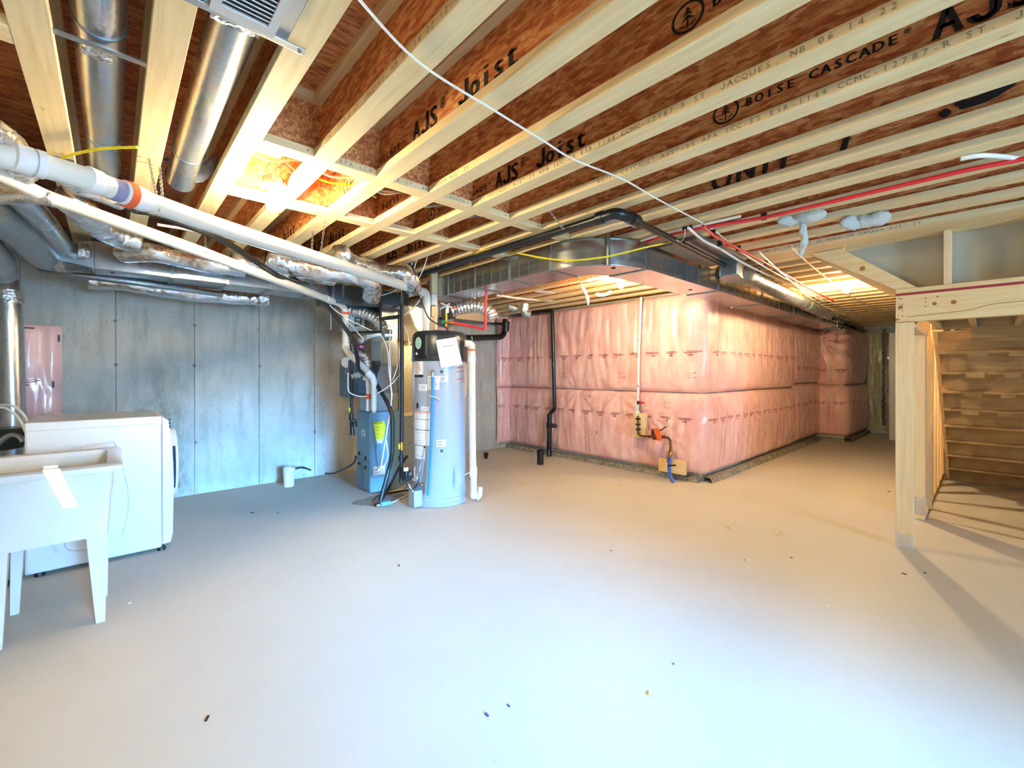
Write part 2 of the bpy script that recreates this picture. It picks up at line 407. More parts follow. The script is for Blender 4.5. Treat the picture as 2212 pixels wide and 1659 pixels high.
# ceiling: strand-board subfloor with joists hung under it
ce = struct(MB().box((-1.5,-5.7,2.582),(12.2,5.9,2.62)).build('ceiling', M['osb_roof'], smooth=False))
TS = 'BOISE CASCADE® AJS®-25 APA ICC-ES ESR-1144 CCMC-12787-R ST. JACQUES, NB 06 14 22 12:45 MADE IN CANADA AJS®-25'
XR = lambda k: -.131+.303*k
flange_start = {3:[(3.02,'ink2')], 4:[(5.05,'ink2'),(.70,'inkpink')], 5:[(4.366,'ink2')], 6:[(2.10,'ink2'),(5.0,'ink2')], 7:[(1.405,'ink2')], 2:[(2.9,'ink2')], 14:[(2.94,'ink2')], 13:[(4.6,'ink2')]}
for k in range(-3, 41):
    x1 = XR(k); x0 = x1-.089; xm = (x0+x1)/2
    if x1 > 12.05: break
    ya = -5.54 if x1 < 4.43 else .475
    if 2.1 < 0: pass
    yb = 5.64
    j = MB().box((xm-.005,ya,2.318),(xm+.005,yb,2.544)).build('joist', M['osb'], ce, smooth=False)
    MB().box((x0,ya,2.28),(x1,yb,2.318)).build('bottom_flange', M['flange'], j, smooth=False, bevel=.0015 if k < 12 else 0)
    MB().box((x0,ya,2.544),(x1,yb,2.582)).build('top_flange', M['flange'], j, smooth=False)
    for (ys, inkn) in flange_start.get(k, []):
        mb = MB(); s = TS
        text(mb, s, (x0-.0012, ys, 2.288), (0,-1,0), (0,0,1), .021, .0242, 0)
        mb.build('flange_lettering', M['inkpink'] if inkn == 'inkpink' else M['inkfade'], j, smooth=False)
    xw = xm-.0065
    def web(s, y, z, h, p, b=0, w=.82, xw=xw, j=j):
        mb = text(MB(), s, (xw, y, z), (0,-1,0), (0,0,1), h, p, b, w); mb.build('web_lettering', M['ink'], j, smooth=False)
    def logo(y, z, r, xw=xw, j=j):   # conifer in a ring
        mb = MB(); n_ = 36
        for i in range(n_):
            a, b = 2*PI*i/n_, 2*PI*(i+1)/n_
            mb.quad((xw,y-r*1.12*math.cos(a),z+r*math.sin(a)),(xw,y-r*1.12*math.cos(b),z+r*math.sin(b)),(xw,y-r*.93*math.cos(b),z+r*.83*math.sin(b)),(xw,y-r*.93*math.cos(a),z+r*.83*math.sin(a)))
        for (zz, w_, hh) in ((.38,.24,.3),(.12,.38,.32),(-.18,.52,.34)):
            mb.quad((xw,y,z+r*(zz+hh)),(xw,y+w_*r,z+r*(zz-.06)),(xw,y,z+r*(zz+.07)),(xw,y-w_*r,z+r*(zz-.06)))
        mb.box((xw-.0005,y-.05*r,z-.72*r),(xw+.0005,y+.05*r,z+.1*r))
        for sg in (-1,1): mb.bar((xw,y+sg*.15*r,z-.62*r),(xw,y+sg*.55*r,z-.42*r),.001,.07*r)
        mb.build('web_emblem', M['ink'], j, smooth=False)
    if k == 4: web('CASCADE®', 2.20, 2.372, .030, .040, .002); web('AJS® Joist', 1.81, 2.352, .092, .072, .005)
    if k == 6: web('SCADE®', 2.20, 2.372, .032, .040, .002); web('AJS® Joist', 1.93, 2.350, .092, .066, .005); logo(2.62,2.385,.045); web('BOISE', 2.54, 2.372,.03,.042,.002)
    if k == 5: logo(.638, 2.400, .048); web('BOISE CASCADE®', .565, 2.382, .034, .036, .002); web('st', 2.35, 2.352, .092, .07, .005)
    if k == 7: logo(.760, 2.400, .049); web('BOISE CASCADE®', .685, 2.386, .034, .0375, .0022); web('AJS® Joist', .125, 2.345, .1, .078, .005)
    if k == 4: logo(2.58, 2.40, .05); web('AJS® Joist', 4.3, 2.352, .092, .072, .005); web('CASCADE®', 4.7, 2.372, .030, .040, .002)
    if k == 5: web('BOISE', 2.75, 2.372, .04, .05, .003); web('AJS® Joist', 4.1, 2.352, .092, .072, .005); web('CASCADE®', 4.5, 2.372, .030, .040, .002)
    if k == 3: web('R OSB', 2.45, 2.40, .035, .05, .003)
    if k == 7: web('AJS® Joist', 3.9, 2.352, .092, .072, .005)
    if k == 9:                               # sprayed unit marking
        def stroke(pts, r=.013):
            q = spline([(xw-.001, y, z) for y, z in pts], 5); m = MB()
            m.tube(q, [r*.7]+[r]*(len(q)-2)+[r*.6], 8)
            m.v = [(xw-.0012+(v[0]-xw)*.06, v[1], v[2]) for v in m.v]
            m.build('sprayed_letter', M['ink'], j)
        stroke([(1.07,2.43),(1.05,2.34),(.99,2.335),(.965,2.43)]); stroke([(.93,2.335),(.925,2.43)]); stroke([(.92,2.43),(.86,2.34)]); stroke([(.86,2.335),(.85,2.43)])
        stroke([(.80,2.335),(.785,2.43)]); stroke([(.715,2.335),(.70,2.44)]); stroke([(.745,2.43),(.64,2.45)])
        stroke([(.465,2.325),(.43,2.45)]); stroke([(.13,2.37),(.11,2.345)],.016); stroke([(.08,2.37),(.0,2.37),(-.07,2.40)],.018); stroke([(.08,2.37),(.05,2.46),(-.06,2.47)],.016)
# joist blocking rows
for (yc, k0, k1) in ((2.147, 2, 10), (2.835, 2, 10), (1.96, -3, 0)):
    for k in range(k0, k1):
        xa, xb = XR(k), XR(k+1)-.089
        b = MB().box((XR(k)-.038,yc-.005,2.318),(XR(k+1)-.051,yc+.005,2.544)).build('blocking', M['osb'], ce, smooth=False)
        MB().box((xa+.001,yc-.0445,2.2805),(xb-.001,yc+.0445,2.318)).build('bottom_flange', M['flange_x'], b, smooth=False, bevel=.0015)
        MB().box((xa+.001,yc-.0445,2.544),(xb-.001,yc+.0445,2.581)).build('top_flange', M['flange_x'], b, smooth=False)
        MB().lathe([(0,0),(.005,0),(.004,.003)], (xb-.03,yc-.0445,2.30), (0,-1,0), 8).build('nail_head', M['steel'], b)
        if yc > 2 and k in (3,4,5) : text(MB(), ('APA ICC-ES','R ST. JAC','CANADA')[k-3], (xa+.02,yc-.0455,2.29), (1,0,0), (0,0,1), .02, .0242).build('flange_lettering', M['inkfade'], b, smooth=False)
# rim boards beside the stair opening
MB().box((4.111,-3.0,2.281),(4.46,1.42,2.315)).build('rim_board', M['lumber_y'], ce, smooth=False)
MB().box((4.43,-3.0,2.30),(4.46,.47,2.58)).build('rim_board', M['lumber_y'], ce, smooth=False)

# ------------------------------------------------------------------ pink insulation blankets
def blanket(name, label, path, z0, z1, bulge=.07, seed=0, mat='pink', mul=1, pins=(), r=.07, taper=.25, group='pink insulation blankets on the foundation walls'):
    pl = fillet([(p[0],p[1],0) for p in path], r, 8) if len(path) > 2 else [Vector((p[0],p[1],0)) for p in path]
    # resample
    L = [0]
    for a, b in zip(pl, pl[1:]): L.append(L[-1]+(b-a).length)
    T = L[-1]; st = .022 if T < 4 else .03; nu = max(6, int(T/st)); nv = max(12, int((z1-z0)/.028))
    P_, Nn = [], []
    j = 0
    for i in range(nu+1):
        s = T*i/nu
        while j < len(L)-2 and L[j+1] < s: j += 1
        t = (s-L[j])/max(1e-6, L[j+1]-L[j]); P_.append(pl[j].lerp(pl[j+1], t))
    for i in range(nu+1):
        d = (P_[min(i+1,nu)]-P_[max(i-1,0)]).normalized(); Nn.append(Vector((d.y,-d.x,0)))
    def fn(u, v):
        i = int(round(u*nu)); p, nr = P_[i], Nn[i]*mul; s = u*T; z = z0+(z1-z0)*v
        e = (1-abs(2*v-1)**4)**.5 if 0 < v < 1 else 0
        eu = min(1, min(s, T-s)/.05+.05)**.5
        b = bulge*(.35+.65*e)*eu
        q = Vector((p.x*3+seed, p.y*3, z*1.2))
        b += .020*noise.noise(q)+.012*noise.noise(Vector((s*9+seed, z*1.6, seed)))
        cre = noise.noise(Vector((s*16+seed*3, z*2.2+s, 2.2)))
        b += .017*(1-abs(cre)*2.6)*e+.006*noise.noise(Vector((s*34+z*9,z*6,seed)))*e
        for (ps, pz, rad, amp) in pins:
            dx, dz = s-ps, z-pz; dd = math.hypot(dx, dz)
            if dd < rad:
                a = math.atan2(dz, dx); f = (1-dd/rad)
                b += amp*f*math.sin(a*13+seed)*.75 - amp*f*f*.8
        if v == 0 or v == 1: b = min(b, .012)
        q = p+nr*b; return (q.x, q.y, z)
    o = MB().grid(fn, nu, nv).build(name, M[mat], origin=(path[0][0], path[0][1], z0), ang=180)
    tag(o, label, 'insulation', group)
    return o, P_, Nn, T, fn, z0, z1
def on_blanket(B, s, z, off=.009):
    o, P_, Nn, T, fn, z0, z1 = B
    u = max(0.001, min(.999, s/T)); i = int(round(u*(len(P_)-1))); q = Vector(fn(u, (z-z0)/(z1-z0)))
    return q+Nn[i]*off
def marks(B, z, s0, s1, step):
    mb = MB(); s = s0; w = .125
    while s < s1:
        for (a, b, zz, h) in ((-.5,.5,0,.008),(-.42,-.05,.018,.007),(0,.40,.018,.007),(-.62,-.5,.012,.008),(.5,.62,.012,.008),(-.3,-.1,-.026,.008),(.02,.2,-.030,.015)):
            n_ = max(1, int((b-a)*6))
            for k in range(n_):
                sa, sb = s+w*(a+(b-a)*k/n_), s+w*(a+(b-a)*(k+1)/n_)
                mb.quad(on_blanket(B,sa,z+zz), on_blanket(B,sb,z+zz), on_blanket(B,sb,z+zz+h), on_blanket(B,sa,z+zz+h))
        s += step
    m = mb.build('printed_marks', M['inkred'], B[0], smooth=False); m['kind'] = 'stuff'
def twenties(B, spots):
    two = [(-.020,.045),(-.012,.062),(.0,.068),(.014,.062),(.018,.048),(.012,.034),(-.004,.018),(-.022,.0),(-.008,.0),(.008,.001),(.022,.002)]
    nil = [(.020*math.cos(2*PI*k/16), .034+.034*math.sin(2*PI*k/16)) for k in range(17)]
    for s, z in spots:
        for cx_, pl_ in ((-.03, two), (.028, nil)):
            mb = MB()
            pl_ = [(cx_+x+y*.25, y) for x, y in pl_]
            for (x0_, y0_), (x1_, y1_) in zip(pl_, pl_[1:]):
                L = math.hypot(x1_-x0_, y1_-y0_) or 1; nx, ny = -(y1_-y0_)/L*.0028, (x1_-x0_)/L*.0028
                mb.quad(*[on_blanket(B, s+x, z+y, .010) for x, y in ((x0_-nx,y0_-ny),(x1_-nx,y1_-ny),(x1_+nx,y1_+ny),(x0_+nx,y0_+ny))])
            mb.build('printed_numeral', M['inkpale'], B[0], smooth=False)
# bay front: from the back wall, round the corner, then away along x
bx, by = 5.12, 2.27
up1 = blanket('insulation_blanket', 'upper pink insulation blanket wrapped round the near corner of the bay', [(4.80,5.64),(bx,5.64),(bx,by),(8.55,by)], 1.045, 2.25, .075, 1, mul=1, pins=((1.86,1.03,.55,.016),(3.5,1.03,.4,.014),(4.4,2.25,.5,.02),(5.8,2.2,.5,.02),(6.6,2.2,.5,.02)), r=.09)
lo1 = blanket('insulation_blanket', 'lower pink insulation blanket round the near corner, behind the water meter', [(4.80,5.64),(bx,5.64),(bx,by),(8.55,by)], .085, 1.035, .075, 5, mul=1, pins=((1.86,1.05,.7,.022),(2.55,1.05,.6,.02),(2.98,.75,.55,.022),(3.2,.5,.45,.018),(3.75,1.05,.45,.018),(1.3,.06,.4,.018)), r=.09)
up2 = blanket('insulation_blanket', 'far upper pink blanket on the long side of the bay, ends at the inner corner', [(8.5,by-.0),(10.08,by)], 1.10, 2.2, .085, 9)
lo2 = blanket('insulation_blanket', 'far lower pink blanket on the long side of the bay, ends at the inner corner', [(8.5,by),(10.08,by)], .11, 1.09, .085, 11)
up3 = blanket('insulation_blanket', 'upper pink blanket bulging round the farthest small projection', [(10.09,by-.02),(10.09,1.82),(11.9,1.82)], 1.06, 2.15, .09, 13, pins=((.05,1.95,.9,.05),), r=.12)
lo3 = blanket('insulation_blanket', 'lower pink blanket bulging round the farthest small projection', [(10.09,by-.02),(10.09,1.82),(11.9,1.82)], .10, 1.05, .09, 17, r=.12)
gr1 = blanket('insulation_blanket', 'blanket on the far end wall with greenish light painted into its film', [(12.05,1.80),(12.05,1.32)], .06, 2.15, .04, 19, mat='greenlitfilm')
lf1 = blanket('insulation_blanket', 'short pink insulation piece on the grey concrete wall behind the washer', [(-.60,5.648),(-.335,5.648)], .62, 1.70, .04, 23)
for b, z, s0, s1 in ((up1,1.52,.12,7.2),(lo1,.72,.05,7.2),(up2,1.36,.1,1.5),(lo2,.74,.1,1.5),(up3,1.33,.12,1.3),(lo3,.72,.1,1.3),(lf1,1.2,.05,.25)):
    marks(b, z, s0, s1, .245)
twenties(up1, ((1.6,1.22),(2.62,1.22),(3.55,1.22)))
twenties(lo1, ((2.0,.9),(3.25,.85),(2.15,.40)))
for (a_, b_, l_) in (((-.36,5.59,1.56),(-.345,5.60,1.62),'black tape tab at the upper right corner of the short pink piece'),((-.395,5.59,1.15),(-.38,5.60,1.21),'black tape tab lower down on the right edge of the short pink piece'),((-.56,5.59,1.665),(-.50,5.60,1.675),'black tape tab along the top edge of the short pink piece')):
    tag(MB().box(a_, b_).build('tape', M['black'], smooth=False, origin=a_), l_, 'tape')
# ================================================================== STAIR AND FRAMING
def lumber(name, a, b, mat, label=None, cat='beam', parent=None, group=None):
    o = MB().box(a, b).build(name, M[mat], parent, smooth=False, bevel=.003, origin=None if parent else a)
    if label: tag(o, label, cat, group)
    return o
po = thing('support_post', 'pale square lumber post at the foot of the stair opening', 'post', (4.30,.41,0))
lumber('post_board', (4.27,.363,0), (4.308,.463,1.652), 'lumber_z', parent=po)
lumber('post_board', (4.309,.366,0), (4.347,.463,1.652), 'lumber_z', parent=po)
MB().grid(lambda u, v: (4.262-.004*noise.noise(Vector((u*5,v*5,1))), .360+.106*u, .0+(.10+.06*noise.noise(Vector((u*4,0,3))))*v), 8, 6).build('plastic_wrap', M['clear'], po)
hd = thing('stair_header', 'wide knotty lumber header over the stair opening with red marked top edge', 'beam', (4.28,.463,1.654))
MB().box((4.28,-1.0,1.656),(4.318,.463,1.85)).build('board', M['lumber_y'], hd, smooth=False, bevel=.003)
MB().box((4.319,-1.0,1.656),(4.36,.463,1.85)).build('board', M['lumber_y'], hd, smooth=False, bevel=.003)
MB().box((4.277,-1.0,1.849),(4.42,.463,1.866)).build('red_edge', plain('red_painted_edge','#a5303a',.7), hd, smooth=False)
MB().box((4.281,-1.0,1.866),(4.42,.463,1.898)).build('top_plate', M['lumber_y'], hd, smooth=False, bevel=.003)
cr = [(4.279,y,z) for y, z in ((.40,1.69),(.2,1.70),(.08,1.71),(-.02,1.735),(-.15,1.74),(-.3,1.76))]
MB().tube(cr, .0016, 5, smooth=4).build('drying_crack', plain('dark_crack','#6d4a26',.9), hd)
for (y, z) in ((.445,1.83),(.43,1.825),(.445,1.79),(.425,1.785),(.445,1.75),(.425,1.74),(.448,1.71),(.425,1.70),(.30,1.815),(.30,1.79),(.30,1.755)):
    MB().lathe([(0,.0),(.0035,.0),(.003,.002)], (4.279,y,z), (-1,0,0), 8).build('nail_head', M['ink'], hd)
for (y, z, r) in ((.435,1.765,.014),(.255,1.77,.012),(.16,1.77,.015),(.24,1.82,.006)):
    MB().lathe([(0,.001),(r*.5,.001),(r,.0002)], (4.2798,y,z), (-1,0,0), 14).build('knot', plain('brown_knot','#a06a34',.7), hd)
gw = thing('knee_wall', 'grey gypsum clad stud wall above the stair header', 'wall panel', (4.42,0,1.9))
MB().prism([(4.43,-1.0,1.90),(4.43,.43,1.90),(4.43,.80,2.28),(4.43,-1.0,2.28)], (.014,0,0)).build('gypsum_board', M['board'], gw, smooth=False)
for y in (.210,-.185,-.59):
    MB().box((4.281,y-.038,1.899),(4.42,y,2.278)).build('stud', M['lumber_z'], gw, smooth=False, bevel=.002)
bp = P([(1762,556),(1822,546),(1958,612),(1934,640)], x=4.30)
bp[3] = Vector((4.30,.463,1.862)); bp[2] = Vector((4.30,.345,1.90)); bp.insert(3, Vector((4.30,.463,1.90)))
bp[0].z = 2.278; bp[1].z = 2.278; bp[0].y += .04; bp[1].y += .02
MB().prism([bp[0],bp[1],bp[2],bp[3]], (.12,0,0)).build('sloping_board', M['lumber_y'], gw, smooth=False, bevel=.002)
MB().prism([bp[0]+Vector((.13,.02,0)),bp[0]+Vector((.13,-.05,0)),Vector((4.43,.42,1.90)),Vector((4.43,.48,1.86))], (.03,0,0)).build('backing_board', M['lumber_y'], gw, smooth=False)
MB().lathe([(0,.001),(.010,.001),(.018,.0002)], px(1863,580,x=4.299), (-1,0,0), 14).build('knot', plain('brown_knot2','#a9713c',.7), gw)
# stair flight seen from below
sf = thing('staircase', 'unfinished wooden staircase seen from its underside with bare risers', 'staircase', (5.46,.3,0))
M['riser'] = wood('stair_sheet', '#c9ac80', '#a98d62', 1, False)
N_ = 9
for i in range(N_):
    x = 5.56+.2345*i; z1 = 1.66-.184*i; z0 = z1-.184
    if z0 < 0: z0 = 0.0
    MB().box((x,-.72,max(z0+.002,0)),(x+.018,.305,z1)).build('riser', M['riser'], sf, smooth=False, bevel=.001)
    if z0 > .02:
        t = MB().box((x-.045,-.72,z0-.024),(x+.2445,.315,z0)).build('tread', M['riser'], sf, smooth=False, bevel=.002)
        if i < 4:
            for yy, w in ((.12,.12),(-.12,.09),(-.38,.14)):
                MB().box((x-.062,yy-w+.02*i,z0-.055),(x-.0455,yy+.02*i,z0-.004)).build('wedge_block', M['riser'], t, smooth=False)
for y in (.307,-.76):
    mb = MB(); pts = []
    mb.prism([(5.46,y,1.66),(5.64,y,1.66),(7.70,y,.02),(7.50,y,.0),(7.42,y,0)], (0,.028,0))
    mb.build('stringer', M['lumber_x'], sf, smooth=False, bevel=.002)
ld = thing('stair_landing', 'bare timber landing frame just behind the stair header', 'landing', (4.4,.3,1.7))
MB().box((4.365,-.95,1.86),(5.58,.36,1.878)).build('deck', M['riser'], ld, smooth=False)
for y in (.305,.10,-.14,-.40,-.7):
    MB().box((4.37,y-.038,1.67),(5.40,y,1.858)).build('joist', M['riser'], ld, smooth=False)
MB().box((5.402,-.95,1.665),(5.44,.34,1.858)).build('ledger', M['riser'], ld, smooth=False)
MB().box((5.44,-.2,1.55),(5.50,.10,1.75)).build('hanger_block', M['riser'], ld, smooth=False)
for y in (.09,-.15): MB().box((5.39,y-.045,1.67),(5.402,y+.006,1.78)).build('joist_hanger', M['steel'], ld, smooth=False)
sw_ = thing('stud_wall', 'open stud wall of upright lumber running back beside the stair', 'stud wall', (5.24,.41,0))
MB().box((5.22,.37,0),(7.62,.459,.036)).build('bottom_plate', M['lumber_x'], sw_, smooth=False, bevel=.002)
MB().box((4.36,.37,1.62),(5.56,.459,1.656)).build('top_plate', M['lumber_x'], sw_, smooth=False, bevel=.002)
for x in (5.24,5.28,5.32,5.68,6.06,6.46,6.87,7.27,7.58):
    top = 1.655 if x < 5.57 else 1.655
    MB().box((x,.371,.037),(x+.036,.458,1.618 if x < 5.5 else 2.27)).build('stud', M['lumber_z'], sw_, smooth=False, bevel=.002)
MB().box((5.60,.37,2.245),(7.62,.459,2.28)).build('top_plate', M['lumber_x'], sw_, smooth=False)
MB().bar((5.33,.35,.08),(5.62,.35,1.60),.03,.02).build('leaning_strip', M['lumber_z'], sw_, smooth=False)
MB().grid(lambda u, v: (5.236-.01*noise.noise(Vector((u*5,v*6,1))), .362+.10*u, .02+(.17+.06*noise.noise(Vector((u*4,0,3))))*v), 8, 8).build('plastic_wrap', M['clear'], sw_)
q = px(1921,720,x=11.0); r_ = px(1945,950,x=11.0)
struct(MB().box((11.0,r_.y,0),(11.05,q.y,2.05)).build('trim_2', M['white'], smooth=False))
tag(MB().grid(lambda u, v: (11.2+.02*noise.noise(Vector((u*4,v*30,0))), px(1921,800,x=11.2).y+.06+.05*u+.02*noise.noise(Vector((1,v*30,0))), .25+1.9*v), 2, 40).build('torn_edge_strip', M['black']), 'ragged black strip hanging beside the insulation at the far end', 'strip')

# ================================================================== CEILING-HUNG SERVICES
# galvanised trunk duct, L shaped, right of the furnace
td = thing('trunk_duct', 'long galvanised trunk duct turning the corner below the joists, over the pink walls', 'duct', (2.65,2.5,2.07))
zb, zt = 2.07, 2.262
def seg(a, b, off=0): return MB().box((a[0],a[1],zb), (b[0],b[1],zt))
ys = [4.05,3.66,3.22,2.74,2.27]
for y1, y0 in zip(ys, ys[1:]):
    sgm = MB().box((2.48,y0+.003,zb),(2.815,y1-.003,zt)).build('duct_section', M['galv'], td, smooth=False, bevel=.002)
    MB().box((2.472,y0-.012,zb-.006),(2.823,y0+.012,zt+.004)).build('drive_cleat', M['galv_dark'], sgm, smooth=False, bevel=.002)
    for q in range(1, 4): MB().box((2.4775,y0+(y1-y0)*q/4-.002,zb),(2.482,y0+(y1-y0)*q/4+.002,zt)).build('crease', M['galv_dark'], sgm, smooth=False)
el = MB(); C_ = Vector((3.0,2.27)); na = 16        # radius elbow
ro, ri = .52, .185
cors = []
for i in range(na+1):
    a = PI+ (PI/2)*i/na; cors.append((C_.x+ro*math.cos(a), C_.y+ro*math.sin(a), C_.x+ri*math.cos(a), C_.y+ri*math.sin(a)))
vs = []
for o0, o1, i0, i1 in cors: vs += [(o0,o1,zb),(o0,o1,zt),(i0,i1,zt),(i0,i1,zb)]
fs = []
for i in range(na):
    for k in range(4): fs.append((i*4+k,(i+1)*4+k,(i+1)*4+(k+1)%4,i*4+(k+1)%4))
el.add(vs, fs + [(0,1,2,3),(na*4+3,na*4+2,na*4+1,na*4)])
e_ = el.build('radius_elbow', M['galv'], td)
for z in (zb, zt):
    MB().tube([(c[0],c[1],z) for c in cors], .005, 6).build('rolled_seam', M['galv_dark'], e_)
MB().box((2.985,1.742,zb-.006),(3.01,2.09,zt+.004)).build('drive_cleat', M['galv_dark'], e_, smooth=False)
MB().box((2.63,1.845,zb-.01),(2.655,1.86,2.29)).build('hanger_strap', M['steel'], td, smooth=False)
xs2 = [3.0,4.3,5.5,6.7,7.9,9.2]
for i, (xa, xb) in enumerate(zip(xs2, xs2[1:])):
    sgm = MB().box((xa+.003,1.75,zb),(xb-.003,2.085,zt)).build('duct_section', M['galv'], td, smooth=False, bevel=.002)
    MB().box((xb-.014,1.742,zb-.006),(xb+.014,2.093,zt+.004)).build('drive_cleat', M['galv_dark'], sgm, smooth=False, bevel=.002)
    for q in range(1, 6): MB().box((xa+(xb-xa)*q/6-.002,1.7475,zb),(xa+(xb-xa)*q/6+.002,1.752,zt)).build('crease', M['galv_dark'], sgm, smooth=False)
for (u, v) in ((1325,579),(1491,626),(1707,678),(1080,636)):
    q = px(u, v, z=zb); MB().lathe([(0,0),(.018,0),(.018,.001)], (q.x,q.y,zb-.0025), (0,0,-1), 14).build('test_hole', M['ink'], td)
MB().box((9.2,1.82,2.08),(11.2,2.06,2.22)).build('narrow_section', M['galv'], td, smooth=False, bevel=.004)
for x in (9.5,9.75,10.05,10.4,10.8): MB().box((x,1.812,2.072),(x+.03,2.068,2.228)).build('drive_cleat', M['galv_dark'], td, smooth=False)
# take-off boot and round branch pipe beside it
rb = thing('branch_pipe', 'bright round galvanised branch pipe beside the trunk duct with angular boot', 'duct', (5.5,1.5,2.1))
a0, a1 = px(1612,596,z=2.17), px(1788,680,z=2.17)
MB().tube([a0, a1], .075, 24).build('round_pipe', M['galv_pipe'], rb)
for t in (.3,.62): 
    q = a0.lerp(a1, t); d = (a1-a0).normalized(); MB().tube([q-d*.01,q+d*.01], .0785, 24).build('pipe_bead', M['galv_dark'], rb)
b0 = px(1570,572,z=2.2)
MB().obox((a0+b0)/2+Vector((-.06,.02,0)), (.13,.02,0), (.0,.075,0), (0,0,.075)).build('angled_boot', M['galv_dark'], rb, bevel=.01)
MB().tube([a0+Vector((-.25,.14,.02)), a0+Vector((-.05,.0,0)), a0], [.07,.085,.08], 8).build('elbow', M['galv_dark'], rb)
# second, upper trunk/return side cover left of pipe
tag(MB().box((3.1,1.40,2.245),(4.0,1.72,2.276)).build('sheet_metal_pan', M['galv_dark'], smooth=False), 'flat dull sheet metal pan nailed under the joists beside the trunk duct corner', 'duct')

# black ABS drain overhead
dp = thing('drain_pipe', 'pair of black plastic drain pipes hung under the joists with an elbow', 'pipe', (2.1,2.5,2.2))
A = px(893,598,z=2.215); B_ = px(1322,463,z=2.215)
MB().tube([A, B_], .024, 14).build('pipe', M['abs'], dp)
MB().tube([A+Vector((.085,-.05,.03)), B_+Vector((.09,.1,.03))], .021, 14).build('pipe', M['abs'], dp)
C1 = px(1355,468,z=2.205); C2 = px(1700,642,z=2.205)
MB().tube(fillet([A.lerp(B_,.97), B_+(B_-A).normalized()*.03, C1, C1.lerp(C2,.03)], .035), .034, 16).build('elbow', M['iron'], dp)
for q0, q1 in ((A.lerp(B_,.955),A.lerp(B_,.975)), (C1.lerp(C2,.01),C1.lerp(C2,.03))): MB().tube([q0,q1], .038, 16).build('hub', M['iron'], dp)
MB().tube([C1, C2], .022, 14).build('pipe', M['abs'], dp)
MB().tube([C2, px(1880,718,z=2.19)], .02, 12).build('pipe', M['abs'], dp)
MB().tube(P([(1780,690),(1850,715),(1905,735),(1935,742)], z=2.13), .022, 10, smooth=4).build('pipe', M['abs'], dp)

# white PVC vent pipes crossing on the left
def pvc(nm, label, pts, r, cops=(), mat='pvc', fil=.08):
    t = thing(nm, label, 'pipe', pts[0])
    MB().tube(fillet(pts, fil, 6), r, 20).build('pipe', M[mat], t)
    for (q0, q1) in cops: MB().tube([q0,q1], r*1.14, 20).build('coupling', M['pvc_g'], t)
    return t
p0, p1, p2, p3, p4 = px(-60,325,z=1.985), px(62,349,z=1.985), px(120,365,z=1.99), px(185,385,z=1.985), px(450,482,z=1.985)
pe = px(921,633,d=4.36)
v1 = pvc('vent_pipe', 'upper thick white plastic vent pipe with orange label crossing to the water heater', [p0, p1, p3, px(275,420,z=1.985), p4, pe, pe+Vector((0,0,-.12)), pe+Vector((.0,.0,-.40))], .041, [(px(28,338,z=1.985),px(66,350,z=1.985)), (px(75,352,z=1.985),px(95,358,z=1.985)), (px(186,386,z=1.985),px(212,396,z=1.985)), (px(262,414,z=1.985),px(312,433,z=1.985))], fil=.06)
MB().tube([px(268,417,z=1.985),px(285,423,z=1.985)], .052, 32).build('orange_label', M['orange'], v1)
dn = (px(262,414,z=1.985)-px(205,393,z=1.985)).normalized()
sd = dn.cross(Vector((0,0,1))).normalized(); upv = (Vector((0,0,HC))-px(230,405,z=1.985)).normalized()
upv = (upv-dn*upv.dot(dn)).normalized(); sd = dn.cross(upv).normalized()
text(MB(), 'DWV 3IN PVC', px(212,402,z=1.985)+upv*.0425-sd*0, dn, -sd if sd.z < 0 else sd, .018, .014).build('printed_marks', M['ink'], v1, smooth=False)
MB().tube([px(268,417,z=1.985)-dn*.05,px(268,417,z=1.985)-dn*.012], .043, 20).build('purple_primer', plain('purple_primer','#8a87ad',.4), v1)
w0, w1, w2 = px(-50,352,z=2.13), px(430,542,z=1.975), px(735,657,d=4.42)
v2 = pvc('vent_pipe', 'lower long white plastic vent pipe running down to the furnace', [w0, px(100,425,z=2.10), w1, w2, px(747,668,d=4.5), px(746,750,d=4.5), px(752,762,d=4.45), px(803,812,d=4.30), px(808,825,d=4.30), px(808,888,d=4.45)], .031, [(w1.lerp(w2,.83), w1.lerp(w2,.88)), (px(747,672,d=4.5),px(746.5,682,d=4.5)), (px(746,742,d=4.5),px(747,754,d=4.5)), (px(795,805,d=4.3),px(804,815,d=4.3))], fil=.05)
MB().tube([px(747,674,d=4.5),px(747,680,d=4.5)], .036, 16).build('orange_label', M['orange'], v2)
MB().tube([px(772,784,d=4.39),px(779,791,d=4.37)], .0318, 16).build('orange_label', M['orange'], v2)
MB().tube([px(808,880,d=4.45),px(808,889,d=4.45)], .036, 16).build('rubber_clamp', M['steel'], v2)
v3 = pvc('vent_pipe', 'short white plastic intake pipe with rounded top beside the furnace vent', [px(786,816,d=4.4),px(796,818,d=4.4),px(796,835,d=4.4),px(796,886,d=4.5)], .026, [(px(796,824,d=4.4),px(796,834,d=4.4))], fil=.04)
MB().tube([px(796,848,d=4.43),px(796,862,d=4.43)], .0275, 14).build('orange_label', M['orange'], v3)
